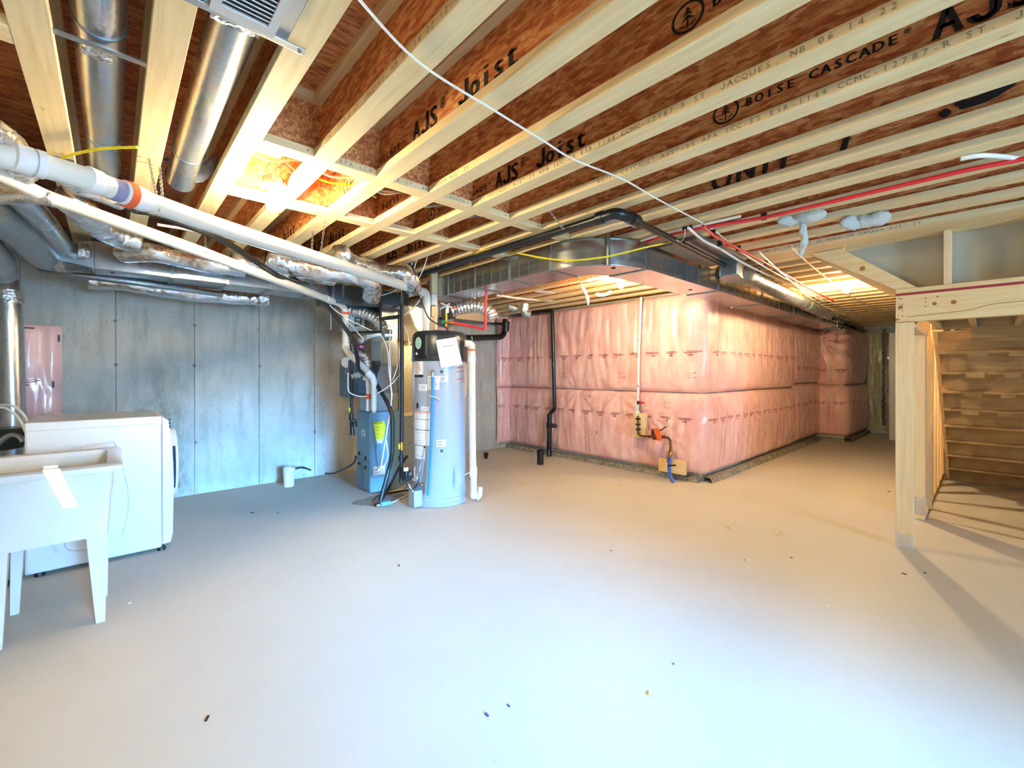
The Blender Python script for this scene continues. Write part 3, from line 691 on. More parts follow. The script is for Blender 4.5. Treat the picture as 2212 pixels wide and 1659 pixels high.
# chains / perforated straps
def chain(label, a, b, n=12, nm='hanger_chain', slack=None):
    a, b = Vector(a), Vector(b); t = thing(nm, label, 'chain', a, None)
    pts = [a.lerp(b, i/n) for i in range(n+1)] if slack is None else spline([a, slack, b], n//2+1)
    mb = MB()
    for i, (p, q) in enumerate(zip(pts, pts[1:])):
        d = (q-p); L = d.length; dn = d.normalized(); s1 = dn.orthogonal().normalized(); s2 = dn.cross(s1)
        w = s1 if i % 2 else s2; c = (p+q)/2
        mb.tube([c+dn*(L*.62)*math.cos(a2)+w*.006*math.sin(a2) for a2 in [2*PI*k/8 for k in range(9)]], .0021, 5, cap=False)
    mb.build('links', M['steel'], t)
    return t
chain('perforated strap chain looped from the joist down to the thick white vent pipe', px(322,345,z=2.275), px(345,455,z=1.95), 26)
chain('second chain beside the round pipes, falling behind the thick vent pipe', px(345,360,z=2.275), px(352,440,z=2.02), 18)
chain('chain hanging left of the pair above the middle of the vent pipe', px(676,500,z=2.275), px(672,552,z=2.06), 12)
chain('chain hanging from the joist tie in front of the lettered web', px(702,478,z=2.275), px(690,565,z=2.05), 16)
chain('chain sling under the lower vent pipe, left half', px(442,490,z=2.25), px(445,548,z=1.95), 14)
chain('short chain holding the black drain pipes to the joist', px(1187,455,z=2.275), px(1218,496,z=2.20), 12)

# long thin white cable and the coloured lines overhead
def cable(nm, label, pts, r, mat, cat='cable', sm=6, n=8):
    o = MB().tube(pts, r, n, smooth=sm).build(nm, M[mat], origin=pts[0]); return tag(o, label, cat)
cable('cable', 'long thin white cable strung diagonally under the joists to the far end', P([(768,-10),(905,135),(1070,240),(1172,303),(1240,345),(1345,387),(1420,430),(1512,479),(1540,496)], z=2.272)+P([(1640,570),(1770,640),(1828,668)], z=2.27), .0042, 'cable')
cable('cable', 'pale cable continuing below the bright far bulb to the stair header', P([(1828,668),(1870,690),(1935,715)], z=2.2), .005, 'cable')
cable('cable', 'pale cable curving beside the sloping stair board', P([(1710,535),(1760,580),(1840,640),(1895,665),(1932,672)], z=2.25), .006, 'cable')
cable('cable', 'bundle of pale cables tied together running to the far end joists', P([(1640,545),(1700,600),(1760,650),(1820,678),(1860,690),(1930,690)], z=2.2), .006, 'cable')
cable('cable', 'yellow cable drooping across the front of the trunk duct', [px(1016,573,z=2.25),px(1019,563,z=2.258),px(1031,545,z=2.262),px(1052,539,z=2.262),px(1090,541,z=2.26),px(1200,561,d=2.85),px(1300,556,d=2.75),px(1400,533,d=2.85),px(1450,523,z=2.268)], .006, 'yellow')
cable('cable', 'bright yellow cable stapled between the two round pipes top left', P([(95,352),(130,342),(180,328),(230,320),(296,318)], z=2.262), .006, 'yellow')
cable('cable', 'short yellow cable leaving the picture at the left edge under the vent pipe', P([(-30,420),(0,412),(18,398),(28,380)], z=2.2), .007, 'yellow')
redz = 2.255
cable('red_pipe', 'bright red plastic pipe running along the joists to the right', P([(1395,524),(1440,508),(1545,487),(1650,470),(1800,435),(1950,400),(2100,365),(2230,340)], z=redz), .011, 'red', 'pipe', 4, 12)
cable('white_pipe', 'white plastic pipe beside the red one, ending in a brass tee', P([(1385,520),(1430,506),(1480,494),(1600,467)], z=2.262), .009, 'cable', 'pipe', 4, 10)
cable('white_pipe', 'white curved pipe end high at the right edge above the red pipe', P([(2075,343),(2120,336),(2180,340),(2230,350)], z=2.266), .011, 'cable', 'pipe', 4, 10)
cable('red_pipe', 'darker red pipe branching down through plastic clamps toward the far end', P([(1518,488),(1545,510),(1600,540),(1650,566),(1700,595),(1760,630),(1800,650)], z=2.215), .010, 'red', 'pipe', 3, 10)
cable('white_pipe', 'white pipe branch running parallel to the branching red pipe', P([(1487,492),(1520,520),(1555,537),(1600,565),(1650,590),(1700,612),(1780,650)], z=2.21), .009, 'cable', 'pipe', 3, 10)
for i, (u, v) in enumerate(((1540,506),(1595,539),(1655,570),(1555,528),(1640,588),(1650,471))):
    q = px(u, v, z=2.22 if i < 5 else 2.255); tag(MB().box(q-Vector((.009,.016,.012)), q+Vector((.009,.016,.03))).build('pipe_clamp', M['black'], bevel=.002, origin=q), ('black clamp on the red branch pipe, nearest the white tee','black clamp halfway along the red branch pipe','black clamp on the red branch pipe farthest from the tee','black clamp on the white branch pipe, nearest the tee','black clamp at the far part of the white branch pipe','small black clamp on the long red pipe')[i], 'clamp')
q = px(1485,492,z=2.25); tt = thing('pipe_tee', 'brass and black tee joining the white pipes under the joists', 'fitting', q)
MB().tube([q-Vector((0,.03,0)),q+Vector((0,.03,0))], .013, 12).build('ring', M['black'], tt); MB().tube([q,q+Vector((.03,0,-.01))], .013, 12).build('branch', M['brass'], tt)
cable('red_strap', 'thin white tie looped under the black drain pipe', P([(1480,495),(1478,512),(1470,522),(1462,518)], z=2.2), .003, 'cable', 'tie')
# wires looping between the blocking rows
for i, (dy, dz, m) in enumerate(((0,0,'cable'),(.035,.012,'cable'),(.06,-.02,'yellow'),(-.03,.02,'cable'))):
    pts = []
    for k in range(2, 10):
        x = XR(k)
        pts += [(x-.045,2.47+dy,2.405+dz),(x+.105,2.455+dy+random.uniform(-.04,.03),2.36+dz+random.uniform(-.015,.01))]
    if m == 'yellow': pts = pts[2:6]
    cable('cable', ('white cable through the webs between the blocking rows, nearest the camera','second white cable through the webs, behind the nearest one','short yellow cable through the webs beside the near lamp','third white cable through the joist webs, slack between the bays')[i], pts, .006, m)
# white fibre tufts
def tuft(label, pts, r, seed, cat='insulation tuft'):
    def disp(rr, i, a, p): return rr*(1+.45*noise.noise(Vector((p.x*22+seed, p.y*22+math.cos(a), p.z*22+math.sin(a))))+.25*noise.noise(Vector((i*1.3,a*2,seed))))
    q_ = spline(pts, 6); m_ = len(q_)
    o = MB().tube(q_, [r*max(.12, min(1, 1.25*math.sin(PI*(i+.35)/(m_-.3))**.6)) for i in range(m_)], 18, disp=disp).build('fibre_tuft', M['wool'], ang=180, origin=pts[0]); return tag(o, label, cat)
tuft('white fibre tuft packed round the second round pipe', P([(355,345),(375,352),(395,368),(415,380),(438,376),(455,355),(465,335)], d=2.35), .028, 1)
tuft('white fibre strand hanging in a tail beside the red pipe', P([(1680,478),(1715,476),(1750,467),(1786,460)], z=2.25), .035, 2)
tuft('white fibre tail dangling from the strand near the rim board', P([(1733,470),(1735,500),(1738,520),(1733,540),(1730,552)], d=2.74), .020, 3)
tuft('oblong white fibre pad between the joists right of the hanging tail', P([(1815,480),(1850,482),(1890,474),(1925,466)], z=2.24), .042, 4)
tuft('yellow lit foam remnant hanging in shreds beside the middle lamp', P([(1255,612),(1260,625),(1268,640),(1270,660)], d=4.6), .017, 5)
tuft('foam remnant spread over the ceiling above the middle lamp', P([(1255,610),(1285,603),(1315,600),(1345,610)], d=4.65), .013, 6)
tuft('small foam remnant under the middle lamp, left of the bulb', P([(1285,635),(1305,638),(1320,628)], d=4.6), .016, 7)

# ceiling register grille and straps (top left)
fr = thing('register_grille', 'white louvred air register in a metal tray between the joists', 'vent', (.3,1.3,2.26))
x0, x1, ya, yb = .19, .345, 1.05, 1.405
g = MB().box((x0,ya,2.252),(x1,ya+.03,2.262)).box((x0,yb-.035,2.252),(x1,yb,2.262)).box((x0,ya+.0301,2.252),(x0+.022,yb-.0351,2.262)).box((x1-.022,ya+.0301,2.252),(x1,yb-.0351,2.262))
g.build('frame', M['white'], fr, smooth=False)
yy = ya+.035
while yy < yb-.045:
    MB().obox(((x0+x1)/2, yy, 2.260), ((x1-x0)/2-.02,0,0), (0,.0065,.004), (0,-.0008,.0012)).build('louvre', M['white'], fr, smooth=False); yy += .017
MB().box((x0-.012,ya-.02,2.266),(x1+.035,yb+.02,2.30)).build('tray', M['steel'], fr, smooth=False)
MB().box((.12,1.405,2.262),(.435,1.432,2.268)).build('cross_strap', M['steel'], fr, smooth=False, bevel=.001)
MB().lathe([(0,.0),(.005,.0),(.004,.004)], (.42,1.418,2.262), (0,0,-1), 10).build('screw', M['chrome'], fr)
tag(MB().box((-.132,1.858,2.292),(.086,1.882,2.2965)).build('metal_strap', M['steel'], smooth=False, origin=(-.15,1.855,2.276)), 'flat metal strap across the bay under the first round pipe', 'strap')
# round pipes between the joists
def round_pipe(label, x, z, r, ya, yb, zd, beads, kink=None):
    t = thing('round_duct', label, 'duct', (x,ya,z))
    MB().tube([(x,ya,z),(x,yb,z),(x+.0,yb+.35,z-zd)], r, 36).build('pipe', M['galv_pipe'], t)
    for b in beads: MB().tube([(x,b-.006,z),(x,b+.006,z)], r+.0035, 36).build('bead', M['galv_dark'], t)
    return t
round_pipe('first round galvanised duct pipe between the two leftmost joists', -.03, 2.37, .064, -.8, 2.72, .03, (1.84,2.72))
round_pipe('second round galvanised duct pipe left of the air register', .275, 2.36, .064, -.8, 2.62, .03, (1.50,2.62,3.0))
tag(MB().grid(lambda u, v: (-.07+.07*u, 1.845+.05*v+.02*noise.noise(Vector((u*6,v*6,0))), 2.27-.004*noise.noise(Vector((u*9,v*9,5)))), 10, 6).build('foil_scrap', M['foil_s']), 'crumpled foil tape scrap on the strap under the first round pipe', 'tape')
tag(MB().grid(lambda u, v: (.20+.12*u, 1.44+.03*v+.02*noise.noise(Vector((u*6,v*6,3))), 2.275-.006*noise.noise(Vector((u*9,v*9,5)))), 10, 6).build('foil_scrap', M['foil_s']), 'crumpled foil tape scrap on the second round pipe by the register', 'tape')

# lamps -------------------------------------------------------------------
def lamp(label, c, s=1, mat='bulb', wires=True, up=.12):
    t = thing('ceiling_lamp', label, 'lamp', c)
    c = Vector(c); bz = c+Vector((0,0,.055*s))
    MB().lathe([(0,-.036),(.016,-.034),(.029,-.020),(.034,0),(.031,.018),(.02,.036),(.014,.05)], c, n=24).build('bulb', M[mat], t)
    MB().lathe([(.016,0),(.020,.004),(.021,.03),(.05,.036),(.058,.040),(.058,.048),(.03,.05)], bz-Vector((0,0,.008)), n=28).build('lampholder', M['white'], t)
    MB().lathe([(.03,0),(.05,.002),(.05,.035),(.04,.04)], bz+Vector((0,0,.042)), n=20).build('junction_box', M['steel'], t)
    if wires:
        for (dx, dy) in ((.0,.01),(.03,-.01),(.045,.02)):
            MB().tube([bz+Vector((dx*.3,dy,.07)), bz+Vector((dx-.03,dy,.13)), bz+Vector((dx+.01,dy-.02,.17)), bz+Vector((.06+dx,dy-.04,.13)), bz+Vector((.09,-.08,.09))], .005, 8, smooth=5).build('wire', M['cable'], t)
    return t
lamp('near ceiling lamp with glowing bulb and looped white wires between the joists', px(590,440,z=2.17))
lamp('middle ceiling lamp glowing under the trunk duct in front of the pink wall', px(1341,615,z=2.17), 1, 'bulb', False)
lamp('unseen fill lamp added under the ceiling behind the camera', (-1.0,-.6,2.17), 1, 'bulb_fill', False)  # added out of view to warm the foreground and the near webs
lamp('far ceiling lamp glowing among the distant joists', px(1828,626,z=2.19), 1, 'bulb_far', False)

q = px(2052,487,x=4.42)
tag(MB().grid(lambda u, v: (4.415-.02*noise.noise(Vector((u*5,v*5,9))), q.y+.05-.12*u+.01*noise.noise(Vector((u*7,v*7,1))), q.z-.03+.05*v*(1-abs(2*u-1)*.6)+.012*noise.noise(Vector((u*7,v*7,5)))), 14, 10).build('foil_scrap', M['foil_s']), 'crumpled foil scrap beside the stud top above the stair header', 'tape')
# ================================================================== WATER HEATER
HCx, HCy, HR = 2.44, 3.745, .268
wh = thing('water_heater', 'tall grey tank water heater with black top cover', 'water heater', (HCx,HCy,0))
MB().lathe([(.25,.0),(.27,.003),(.272,.03),(.262,.04),(HR,.055),(HR,1.402),(.26,1.405)], (HCx,HCy,0), n=64).build('tank', M['tank'], wh)
MB().lathe([(.274,.055),(.277,.06),(.277,.075),(.274,.08)], (HCx,HCy,0), n=64).build('bottom_band', M['tank'], wh)
MB().lathe([(.276,1.395),(.278,1.40),(.272,1.63),(.262,1.665),(.235,1.69),(.15,1.70),(0,1.702)], (HCx,HCy,0), n=64).build('top_cover', M['shroud'], wh)
def hit(u, v, r=HR+.002, c=(HCx,HCy)):
    d = FW+RT*((u-CX)/FPX)+UP*((Y0-v)/FPX)
    a = d.x**2+d.y**2; b = -2*(d.x*c[0]+d.y*c[1]); cc = c[0]**2+c[1]**2-r*r
    disc = b*b-4*a*cc
    t = (-b-math.sqrt(max(disc,0)))/(2*a); return Vector((0,0,HC))+d*t
def patch(name, u0, v0, u1, v1, mat, parent=wh, r=HR+.002, c=(HCx,HCy), th=0):
    A, B_ = hit(u0,v0,r,c), hit(u1,v0,r,c); zt = A.z; zb_ = hit((u0+u1)/2,v1,r,c).z
    a0 = math.atan2(A.y-c[1],A.x-c[0]); a1 = math.atan2(B_.y-c[1],B_.x-c[0])
    if a1 < a0: a1 += 2*PI
    n_ = max(2, int((a1-a0)/.08)+1)
    mb = MB().grid(lambda s, t: (c[0]+r*math.cos(a0+(a1-a0)*s), c[1]+r*math.sin(a0+(a1-a0)*s), zb_+(zt-zb_)*t), n_, 1)
    return mb.build(name, M[mat], parent)
patch('control_panel', 896,725,921,774, 'blackpanel', r=.281)
patch('panel_edge', 921.5,724,922.6,766, 'steel', r=.2815); patch('panel_edge', 919,724,920,766, 'steel', r=.2825)
q = hit(903,742,.284); nrm = (q-Vector((HCx,HCy,q.z))).normalized()
def disc(name, u, v, rx, rz, mat, parent=wh, r=HR+.004, seg=24):
    q = hit(u,v,r); nn = Vector((q.x-HCx,q.y-HCy,0)).normalized(); t = Vector((-nn.y,nn.x,0))
    return MB().prism([q+t*rx*math.cos(2*PI*k/seg)+Vector((0,0,rz*math.sin(2*PI*k/seg))) for k in range(seg)], nn*.003).build(name, M[mat], parent, smooth=False)
disc('round_sticker', 904,741,.042,.058,'greenlogo', r=.283); 
qq = hit(901,744,.2875); nn = Vector((qq.x-HCx,qq.y-HCy,0)).normalized(); tt_ = Vector((-nn.y,nn.x,0))
text(text(MB(), 'Bomi', qq+Vector((0,0,.012)), tt_+Vector((0,0,.1)), (0,0,1), .02, .013), 'smart', qq+Vector((0,0,-.014))-tt_*.01, tt_+Vector((0,0,.3)), (0,0,1), .015, .012).build('sticker_lettering', M['green'], wh, smooth=False) if False else text(MB(), 'Power Vent', qq+Vector((0,0,.0))-tt_*.012, tt_, (0,0,1), .012, .0062).build('sticker_lettering', M['green'], wh, smooth=False)
disc('status_light', 900,764,.007,.009,'led', r=.285)
MB().lathe([(0,.004),(.006,.004),(.009,0)], hit(923,769,.279), (hit(923,769,.279)-Vector((HCx,HCy,hit(923,769,.279).z))), 12).build('screw', M['chrome'], wh)
patch('groove', 931,765,948,767, 'ink', r=.2795)
def label(u0, v0, u1, v1, rows, mat='paper', ink='ink', nm='label'):
    o = patch(nm, u0, v0, u1, v1, mat)
    for i in range(rows):
        v = v0+(v1-v0)*(i+1)/(rows+1)
        w = random.uniform(.5, .85)
        patch('print_line', u0+(u1-u0)*.1, v, u0+(u1-u0)*w, v+1.0, ink, parent=o, r=HR+.0035)
    return o
label(895,779,914,809, 7, ink='inkred'); patch('black_label', 895,809.5,914,815, 'blackpanel')
label(924,812,949,842, 6); label(949,812,966,825, 3); label(905,830,923,844, 3)
label(909,878,927,888, 2); label(895,888,932,962, 12); label(897,962,919,992, 3); label(943,950,963,965, 3)
patch('warning_stripe', 896,889.5,932,892.5, 'orange', r=HR+.004); patch('rule', 896,905,932,906, 'ink', r=HR+.004); patch('rule', 896,927.5,932,928.5, 'ink', r=HR+.004)
disc('oval_badge', 902,876,.017,.030,'blackpanel')
for (u, v) in ((954,803),(954,974)):
    disc('port_ring', u,v,.027,.027,'tank'); disc('port', u,v,.014,.014,'ink', r=HR+.008); disc('port_centre', u,v,.006,.006,'chrome', r=HR+.012)
pn = patch('access_cover', 981,1008,1002,1051, 'tank', r=HR+.012); patch('access_cover_inner', 985,1014,1000,1046, 'tank', parent=pn, r=HR+.02)
q = hit(917,966); MB().lathe([(0,.004),(.008,.004),(.01,0)], q, q-Vector((HCx,HCy,q.z)), 12).build('grommet', M['ink'], wh)
MB().tube([hit(917,968,HR+.01),hit(910,1000,HR+.02),hit(906,1018,HR+.04)], .003, 6, smooth=4).build('probe_wire', M['steel'], wh)
MB().tube([hit(918,968,HR+.01),hit(915,1000,HR+.02),hit(908,1040,HR+.03)], .0025, 6, smooth=4).build('probe_wire', M['steel'], wh)
q = hit(912,1046,HR+.02); MB().lathe([(.008,-.02),(.012,0),(.014,.012),(.007,.02),(.007,.035)], q, q-Vector((HCx,HCy,q.z)), 12).build('drain_tap', M['brass'], wh)
# relief valve and blue discharge strip
q = hit(935,802,HR+.03); MB().lathe([(.010,-.03),(.012,0),(.016,.005),(.016,.02),(.008,.03)], q, q-Vector((HCx,HCy,q.z)), 12).build('relief_valve', M['chrome'], wh)
MB().tube([hit(935,800,HR+.04), hit(934,816,HR+.045)], .012, 12).build('valve_outlet', M['chrome'], wh)
MB().tube([hit(934,814,HR+.05), hit(933,870,HR+.05), hit(929,1000,HR+.05), hit(924,1070,HR+.05)], .012, 14).build('blue_discharge_pipe', M['skyblue'], wh)
MB().tube([hit(924,852,HR+.05),hit(930,856,HR+.066),hit(942,859,HR+.055),hit(952,866,HR+.04)], .004, 6, smooth=4).build('cable_tie', M['cable'], wh)
# base box bottom-left and gas valve
a = px(888,1060,d=4.12); b = px(908,1090,d=4.12)
bb = px(898,1073,d=4.16); MB().box(bb-Vector((.045,.05,bb.z-.012)), bb+Vector((.045,.06,.068))).build('inlet_box', M['tank'], wh, bevel=.006)
gv = thing('gas_valve', 'black and steel gas valve assembly at the lower left of the water heater', 'valve', px(884,1030,d=4.05))
g0 = px(880,1026,d=4.02)
MB().box(g0-Vector((.035,.03,.05)), g0+Vector((.035,.03,.05))).build('body', M['abs'], gv, bevel=.012)
MB().box(px(877,1014,d=3.97)-Vector((.022,.004,.016)), px(877,1014,d=3.97)+Vector((.022,.004,.016))).build('screen', M['paper'], gv, bevel=.003)
MB().box(px(886,1024,d=3.97)-Vector((.012,.004,.014)), px(886,1024,d=3.97)+Vector((.012,.004,.014))).build('switch_plate', M['steel'], gv)
MB().lathe([(.03,0),(.034,.01),(.034,.03),(.02,.04),(.02,.06)], px(896,1030,d=4.07), (-.4,-1,.1), 20).build('flange', M['chrome'], gv)
MB().tube([px(896,1008,d=4.0),px(895,1020,d=4.0),px(897,1035,d=4.0)], .009, 10, smooth=3).build('stem', M['chrome'], gv)
MB().tube(P([(880,1042),(886,1058),(898,1052),(904,1038),(903,1026)], d=3.95), .004, 7, smooth=5).build('lead', M['black'], gv)
MB().tube(P([(873,1040),(874,1055),(879,1052),(884,1042)], d=3.97), .004, 7, smooth=5).build('lead', M['black'], gv)
MB().tube(P([(881,1044),(889,1058),(892,1062)], d=3.96), .004, 7).build('lead', M['cable'], gv)
# paper sheet and clear pouch
pa, pb, pc, pd = px(941,735,d=4.13), px(985,728,d=4.20), px(999,787,d=4.26), px(953,794,d=4.12)
sh = MB().grid(lambda u, v: tuple((pd.lerp(pc,u)).lerp(pa.lerp(pb,u), v)+Vector((0,-.03*math.sin(PI*u),.0))), 8, 4).build('paper_sheet', M['paper'], origin=pa)
tag(sh, 'tilted white paper sheet taped to the front of the water heater top cover', 'paper')
MB().grid(lambda u, v: tuple((pd.lerp(pc,.2+.62*u)).lerp(pa.lerp(pb,.2+.62*u), .73+.015*v)+Vector((-.002,-.034*math.sin(PI*(.2+.62*u))-.002,.0))), 8, 1).build('heading_line', M['ink'], sh)
qa, qb, qc, qd = px(981,790,d=4.22), px(1012,785,d=4.40), px(1008,855,d=4.40), px(980,862,d=4.20)
po_ = MB().grid(lambda u, v: tuple((qd.lerp(qc,u)).lerp(qa.lerp(qb,u), v)+Vector((-.025,-.03,0))*math.sin(PI*u)), 8, 6).build('document_pouch', M['clear'], origin=qa)
tag(po_, 'clear plastic pouch of papers hanging on the right of the grey tank', 'pouch')
for v in (.78,.9,.55): MB().grid(lambda u, w, v=v: tuple((qd.lerp(qc,.2+.5*u)).lerp(qa.lerp(qb,.2+.5*u), v+.03*w)+Vector((-.03,-.036,0))*math.sin(PI*(.2+.5*u))), 5, 1).build('red_print', M['inkred'], po_)

# vent elbow and white pipe right of tank, stub at the bottom
v4 = pvc('vent_pipe', 'white plastic intake pipe standing right of the grey water heater', [px(1004,742,d=4.28),px(1019,742,d=4.3),px(1019,765,d=4.3),px(1021,1000,d=4.3),px(1022,1012,d=4.3),px(1023,1066,d=4.3)], .034, [(px(1019,783,d=4.3),px(1019,768,d=4.3)),(px(1022,1008,d=4.3),px(1022,1030,d=4.3))], fil=.05)
MB().lathe([(.036,.05),(.039,.03),(.038,.005),(.028,-.015),(.012,-.022),(0,-.024)], px(1023,1073,d=4.3), n=20).build('end_cap', M['pvc_g'], v4)
MB().tube([px(1019,754,d=4.3),px(1019,758,d=4.3)], .0375, 16).build('orange_label', M['orange'], v4)
MB().tube(P([(1030,1076),(1036,1070),(1037,1052)], d=4.36), .026, 14, smooth=3).build('trap', M['pvc_g'], v4)
MB().lathe([(0,.0),(.03,.002),(.055,.006),(.055,.010)], px(1014,1026,d=4.33), (.9,-.35,0), 20).build('rubber_gasket', M['black'], v4)
cable('vent_tube', 'thin pinkish tube arching from the tank to the white intake pipe', P([(1004,1026),(1012,1022),(1020,1025),(1026,1042)], d=4.2), .005, 'cable', 'tube')

# ================================================================== FURNACE GROUP
fu = thing('furnace', 'blue grey upright furnace with raised lettering and yellow guide tag', 'furnace', (2.01,4.40,0))
MB().box((2.012,4.402,.012),(2.36,4.74,.865)).build('cabinet', M['furn'], fu, smooth=False, bevel=.006)
MB().box((2.0,4.41,.02),(2.013,4.73,.335)).build('lower_door', M['furn'], fu, smooth=False, bevel=.004)
MB().box((2.0,4.41,.345),(2.013,4.73,.86)).build('upper_door', M['furn'], fu, smooth=False, bevel=.004)
MB().box((1.997,4.40,.335),(2.013,4.735,.348)).build('door_seam', M['furn_t'], fu, smooth=False)
for (y, z) in ((4.66,.40),(4.50,.37),(4.66,.29),(4.50,.27)):
    MB().lathe([(0,.015),(.012,.015),(.02,.008),(.022,0)], (2.0,y,z), (-1,0,0), 14).build('door_knob', M['ink'], fu)
t = MB(); text(t, 'AirEase', (1.9975,4.49,.27), (0,0,-1), (0,-1,0), .05, .04, .001); t.v = [(v[0],v[1],v[2]) for v in t.v]
lt = MB()
for i, ch in enumerate('AIRMAX'): pass
text(lt, 'HIRDNIE', (1.997,4.60,.07), (0,0,1), (0,-1,0), .055, .033, .0015) if False else None
t2 = MB(); text(t2, 'KEEPRITE', (1.997,4.615,.315), (0,0,-1), (0,-1,0), .05, .036, .0015); t2.build('raised_lettering', M['furn_t'], fu, smooth=False)
t3 = MB(); text(t3, 'GAS', (1.997,4.58,.47), (0,0,-1), (0,-1,0), .03, .03, .001); t3.build('small_lettering', M['furn_t'], fu, smooth=False)
MB().box((1.996,4.52,.60),(2.001,4.60,.665)).build('badge', M['paper'], fu, smooth=False); MB().box((1.9945,4.54,.612),(1.997,4.58,.652)).build('badge_window', M['furn'], fu, smooth=False)
MB().box((2.04,4.396,.19),(2.17,4.402,.285)).build('data_label', M['paper'], fu, smooth=False)
for i in range(4): MB().box((2.05,4.3945,.205+.018*i),(2.05+.03+.06*((i*7)%3)/2,4.3965,.209+.018*i)).build('print_line', M['ink'], fu, smooth=False)
yg = [px(806,912,y=4.38), px(830,909,y=4.37), px(833,922,y=4.36), px(829,948,y=4.37), px(812,948,y=4.38)]
MB().prism(yg, (0,.002,0)).build('guide_tag', M['yellowtag'], fu, smooth=False)
MB().prism([px(812,948,y=4.379), px(829,948,y=4.369), px(826,957,y=4.369), px(815,958,y=4.379)], (0,.002,0)).build('tag_end', M['paper'], fu, smooth=False)
tl = MB(); s0 = px(807,916,y=4.355); ex = (px(830,914,y=4.355)-s0).normalized()
text(tl, 'ENERGUIDE', s0, ex, (0,0,1), .014, .0115, .0006)
for i in range(3):
    a_ = px(810,924+7*i,y=4.36); tl.box(a_, a_+Vector((.06-.008*i,.001,.002)))
tl.build('tag_print', M['ink'], fu, smooth=False)
rbx = thing('return_box', 'grey sheet metal return box between the furnace and the water heater', 'duct', (2.5,4.55,0))
MB().box((2.362,4.50,.01),(2.68,4.86,.80)).build('box', M['galv_dark'], rbx, smooth=False, bevel=.005)
MB().box((2.358,4.494,.79),(2.685,4.865,.83)).build('foil_tape', foil('yellowish_foil','#e6dcae',.3,30), rbx, smooth=False)
MB().box((2.40,4.52,.83),(2.66,4.84,2.06)).build('drop', metal('yellow_lit_galvanised','#cfc9a8',.35,.25), rbx, smooth=False, bevel=.006)  # yellow light falling on the drop is put into its sheet colour
MB().prism([(2.66,4.62,.83),(2.86,4.62,1.35),(2.98,4.62,1.62),(2.98,4.62,2.06),(2.66,4.62,2.06)], (0,.2,0)).build('tapered_drop', M['galv'], rbx, smooth=False, bevel=.004)
MB().grid(lambda u, v: (2.385+.34*u, 4.51+.02*noise.noise(Vector((u*9,v*9,0))), 1.60+.05*v+.02*noise.noise(Vector((u*8,v*3,2)))), 16, 4).build('foil_seal', foil('yellowish_foil2','#efe6b4',.25,30), rbx)
# plenum column above the furnace
pl = thing('plenum', 'bright sheet metal plenum column and coil box standing on the furnace', 'duct', (2.2,4.6,.87))
MB().box((2.03,4.43,.868),(2.34,4.72,1.06)).build('coil_box', M['galv_dark'], pl, smooth=False, bevel=.004)
MB().prism([(2.05,4.45,1.06),(2.34,4.45,1.06),(2.27,4.45,1.36),(2.14,4.45,1.36)], (0,.25,0)).build('transition', M['galv'], pl, smooth=False)
MB().box((2.16,4.47,1.36),(2.36,4.72,2.0)).build('riser_duct', M['galv'], pl, smooth=False, bevel=.004)
MB().tube(fillet([px(778,735,d=4.6),px(800,722,d=4.6),px(845,724,d=4.7)], .08), .062, 20).build('round_elbow', M['galv'], pl)
for u in (788,803,818): MB().tube([px(u,724,d=4.6)-Vector((.004,.004,0)),px(u,724,d=4.6)+Vector((.004,.004,0))], .066, 18).build('elbow_ring', M['galv_dark'], pl)
cn = MB(); cn.box((1.88,4.66,1.02),(2.14,4.92,1.42)); cn.build('side_box', M['hrv'], pl, smooth=False, bevel=.004)
# ventilator hung under the joists
hv = thing('ventilator', 'dark grey box ventilator hung under the joists above the furnace', 'ventilator', (1.9,4.3,1.95))
A = px(714,655,y=4.32); B_ = px(884,640,y=4.32)
MB().box((1.56,4.30,1.975),(2.40,4.72,2.15)).build('case', M['hrv'], hv, smooth=False, bevel=.005)
MB().box((1.553,4.29,1.965),(2.407,4.30,2.0)).build('lower_lip', M['hrv'], hv, smooth=False)
MB().box((1.57,4.285,2.0),(1.59,4.30,2.16)).box((1.66,4.285,2.03),(1.685,4.30,2.16)).build('bracket', M['galv'], hv, smooth=False)
MB().box((1.90,4.292,2.02),(1.94,4.30,2.12)).build('vent_plate', M['steel'], hv, smooth=False)
fb = thing('filter_cabinet', 'grey square cabinet with black label plate hanging under the ventilator', 'cabinet', (1.85,4.5,1.55))
c0 = px(755,670,y=4.52); c1 = px(788,717,y=4.52)
MB().box((c0.x,4.52,c1.z),(c1.x+.0,4.80,c0.z)).build('cabinet', M['steel'], fb, smooth=False, bevel=.004)
c2 = px(832,716,y=4.54)
MB().box((c1.x,4.54,c1.z),(c2.x,4.80,c0.z)).build('side_panel', M['granite'], fb, smooth=False, bevel=.003)
c3 = px(766,681,y=4.515); c4 = px(775,705,y=4.515)
pl2 = MB().box((c3.x,4.513,c4.z),(c4.x+.03,4.52,c3.z)).build('label_plate', M['blackpanel'], fb, smooth=False)
text(text(MB(), 'ON', (c3.x+.01,4.511,c4.z+.055), (1,0,0), (0,0,1), .03, .025, .001), 'PD', (c3.x+.01,4.511,c4.z+.015), (1,0,0), (0,0,1), .03, .025, .001).build('lettering', M['paper'], fb, smooth=False)
MB().tube([px(760,719,d=4.5),px(826,716,d=4.5)], .012, 10).build('bottom_pipe', M['abs'], fb)
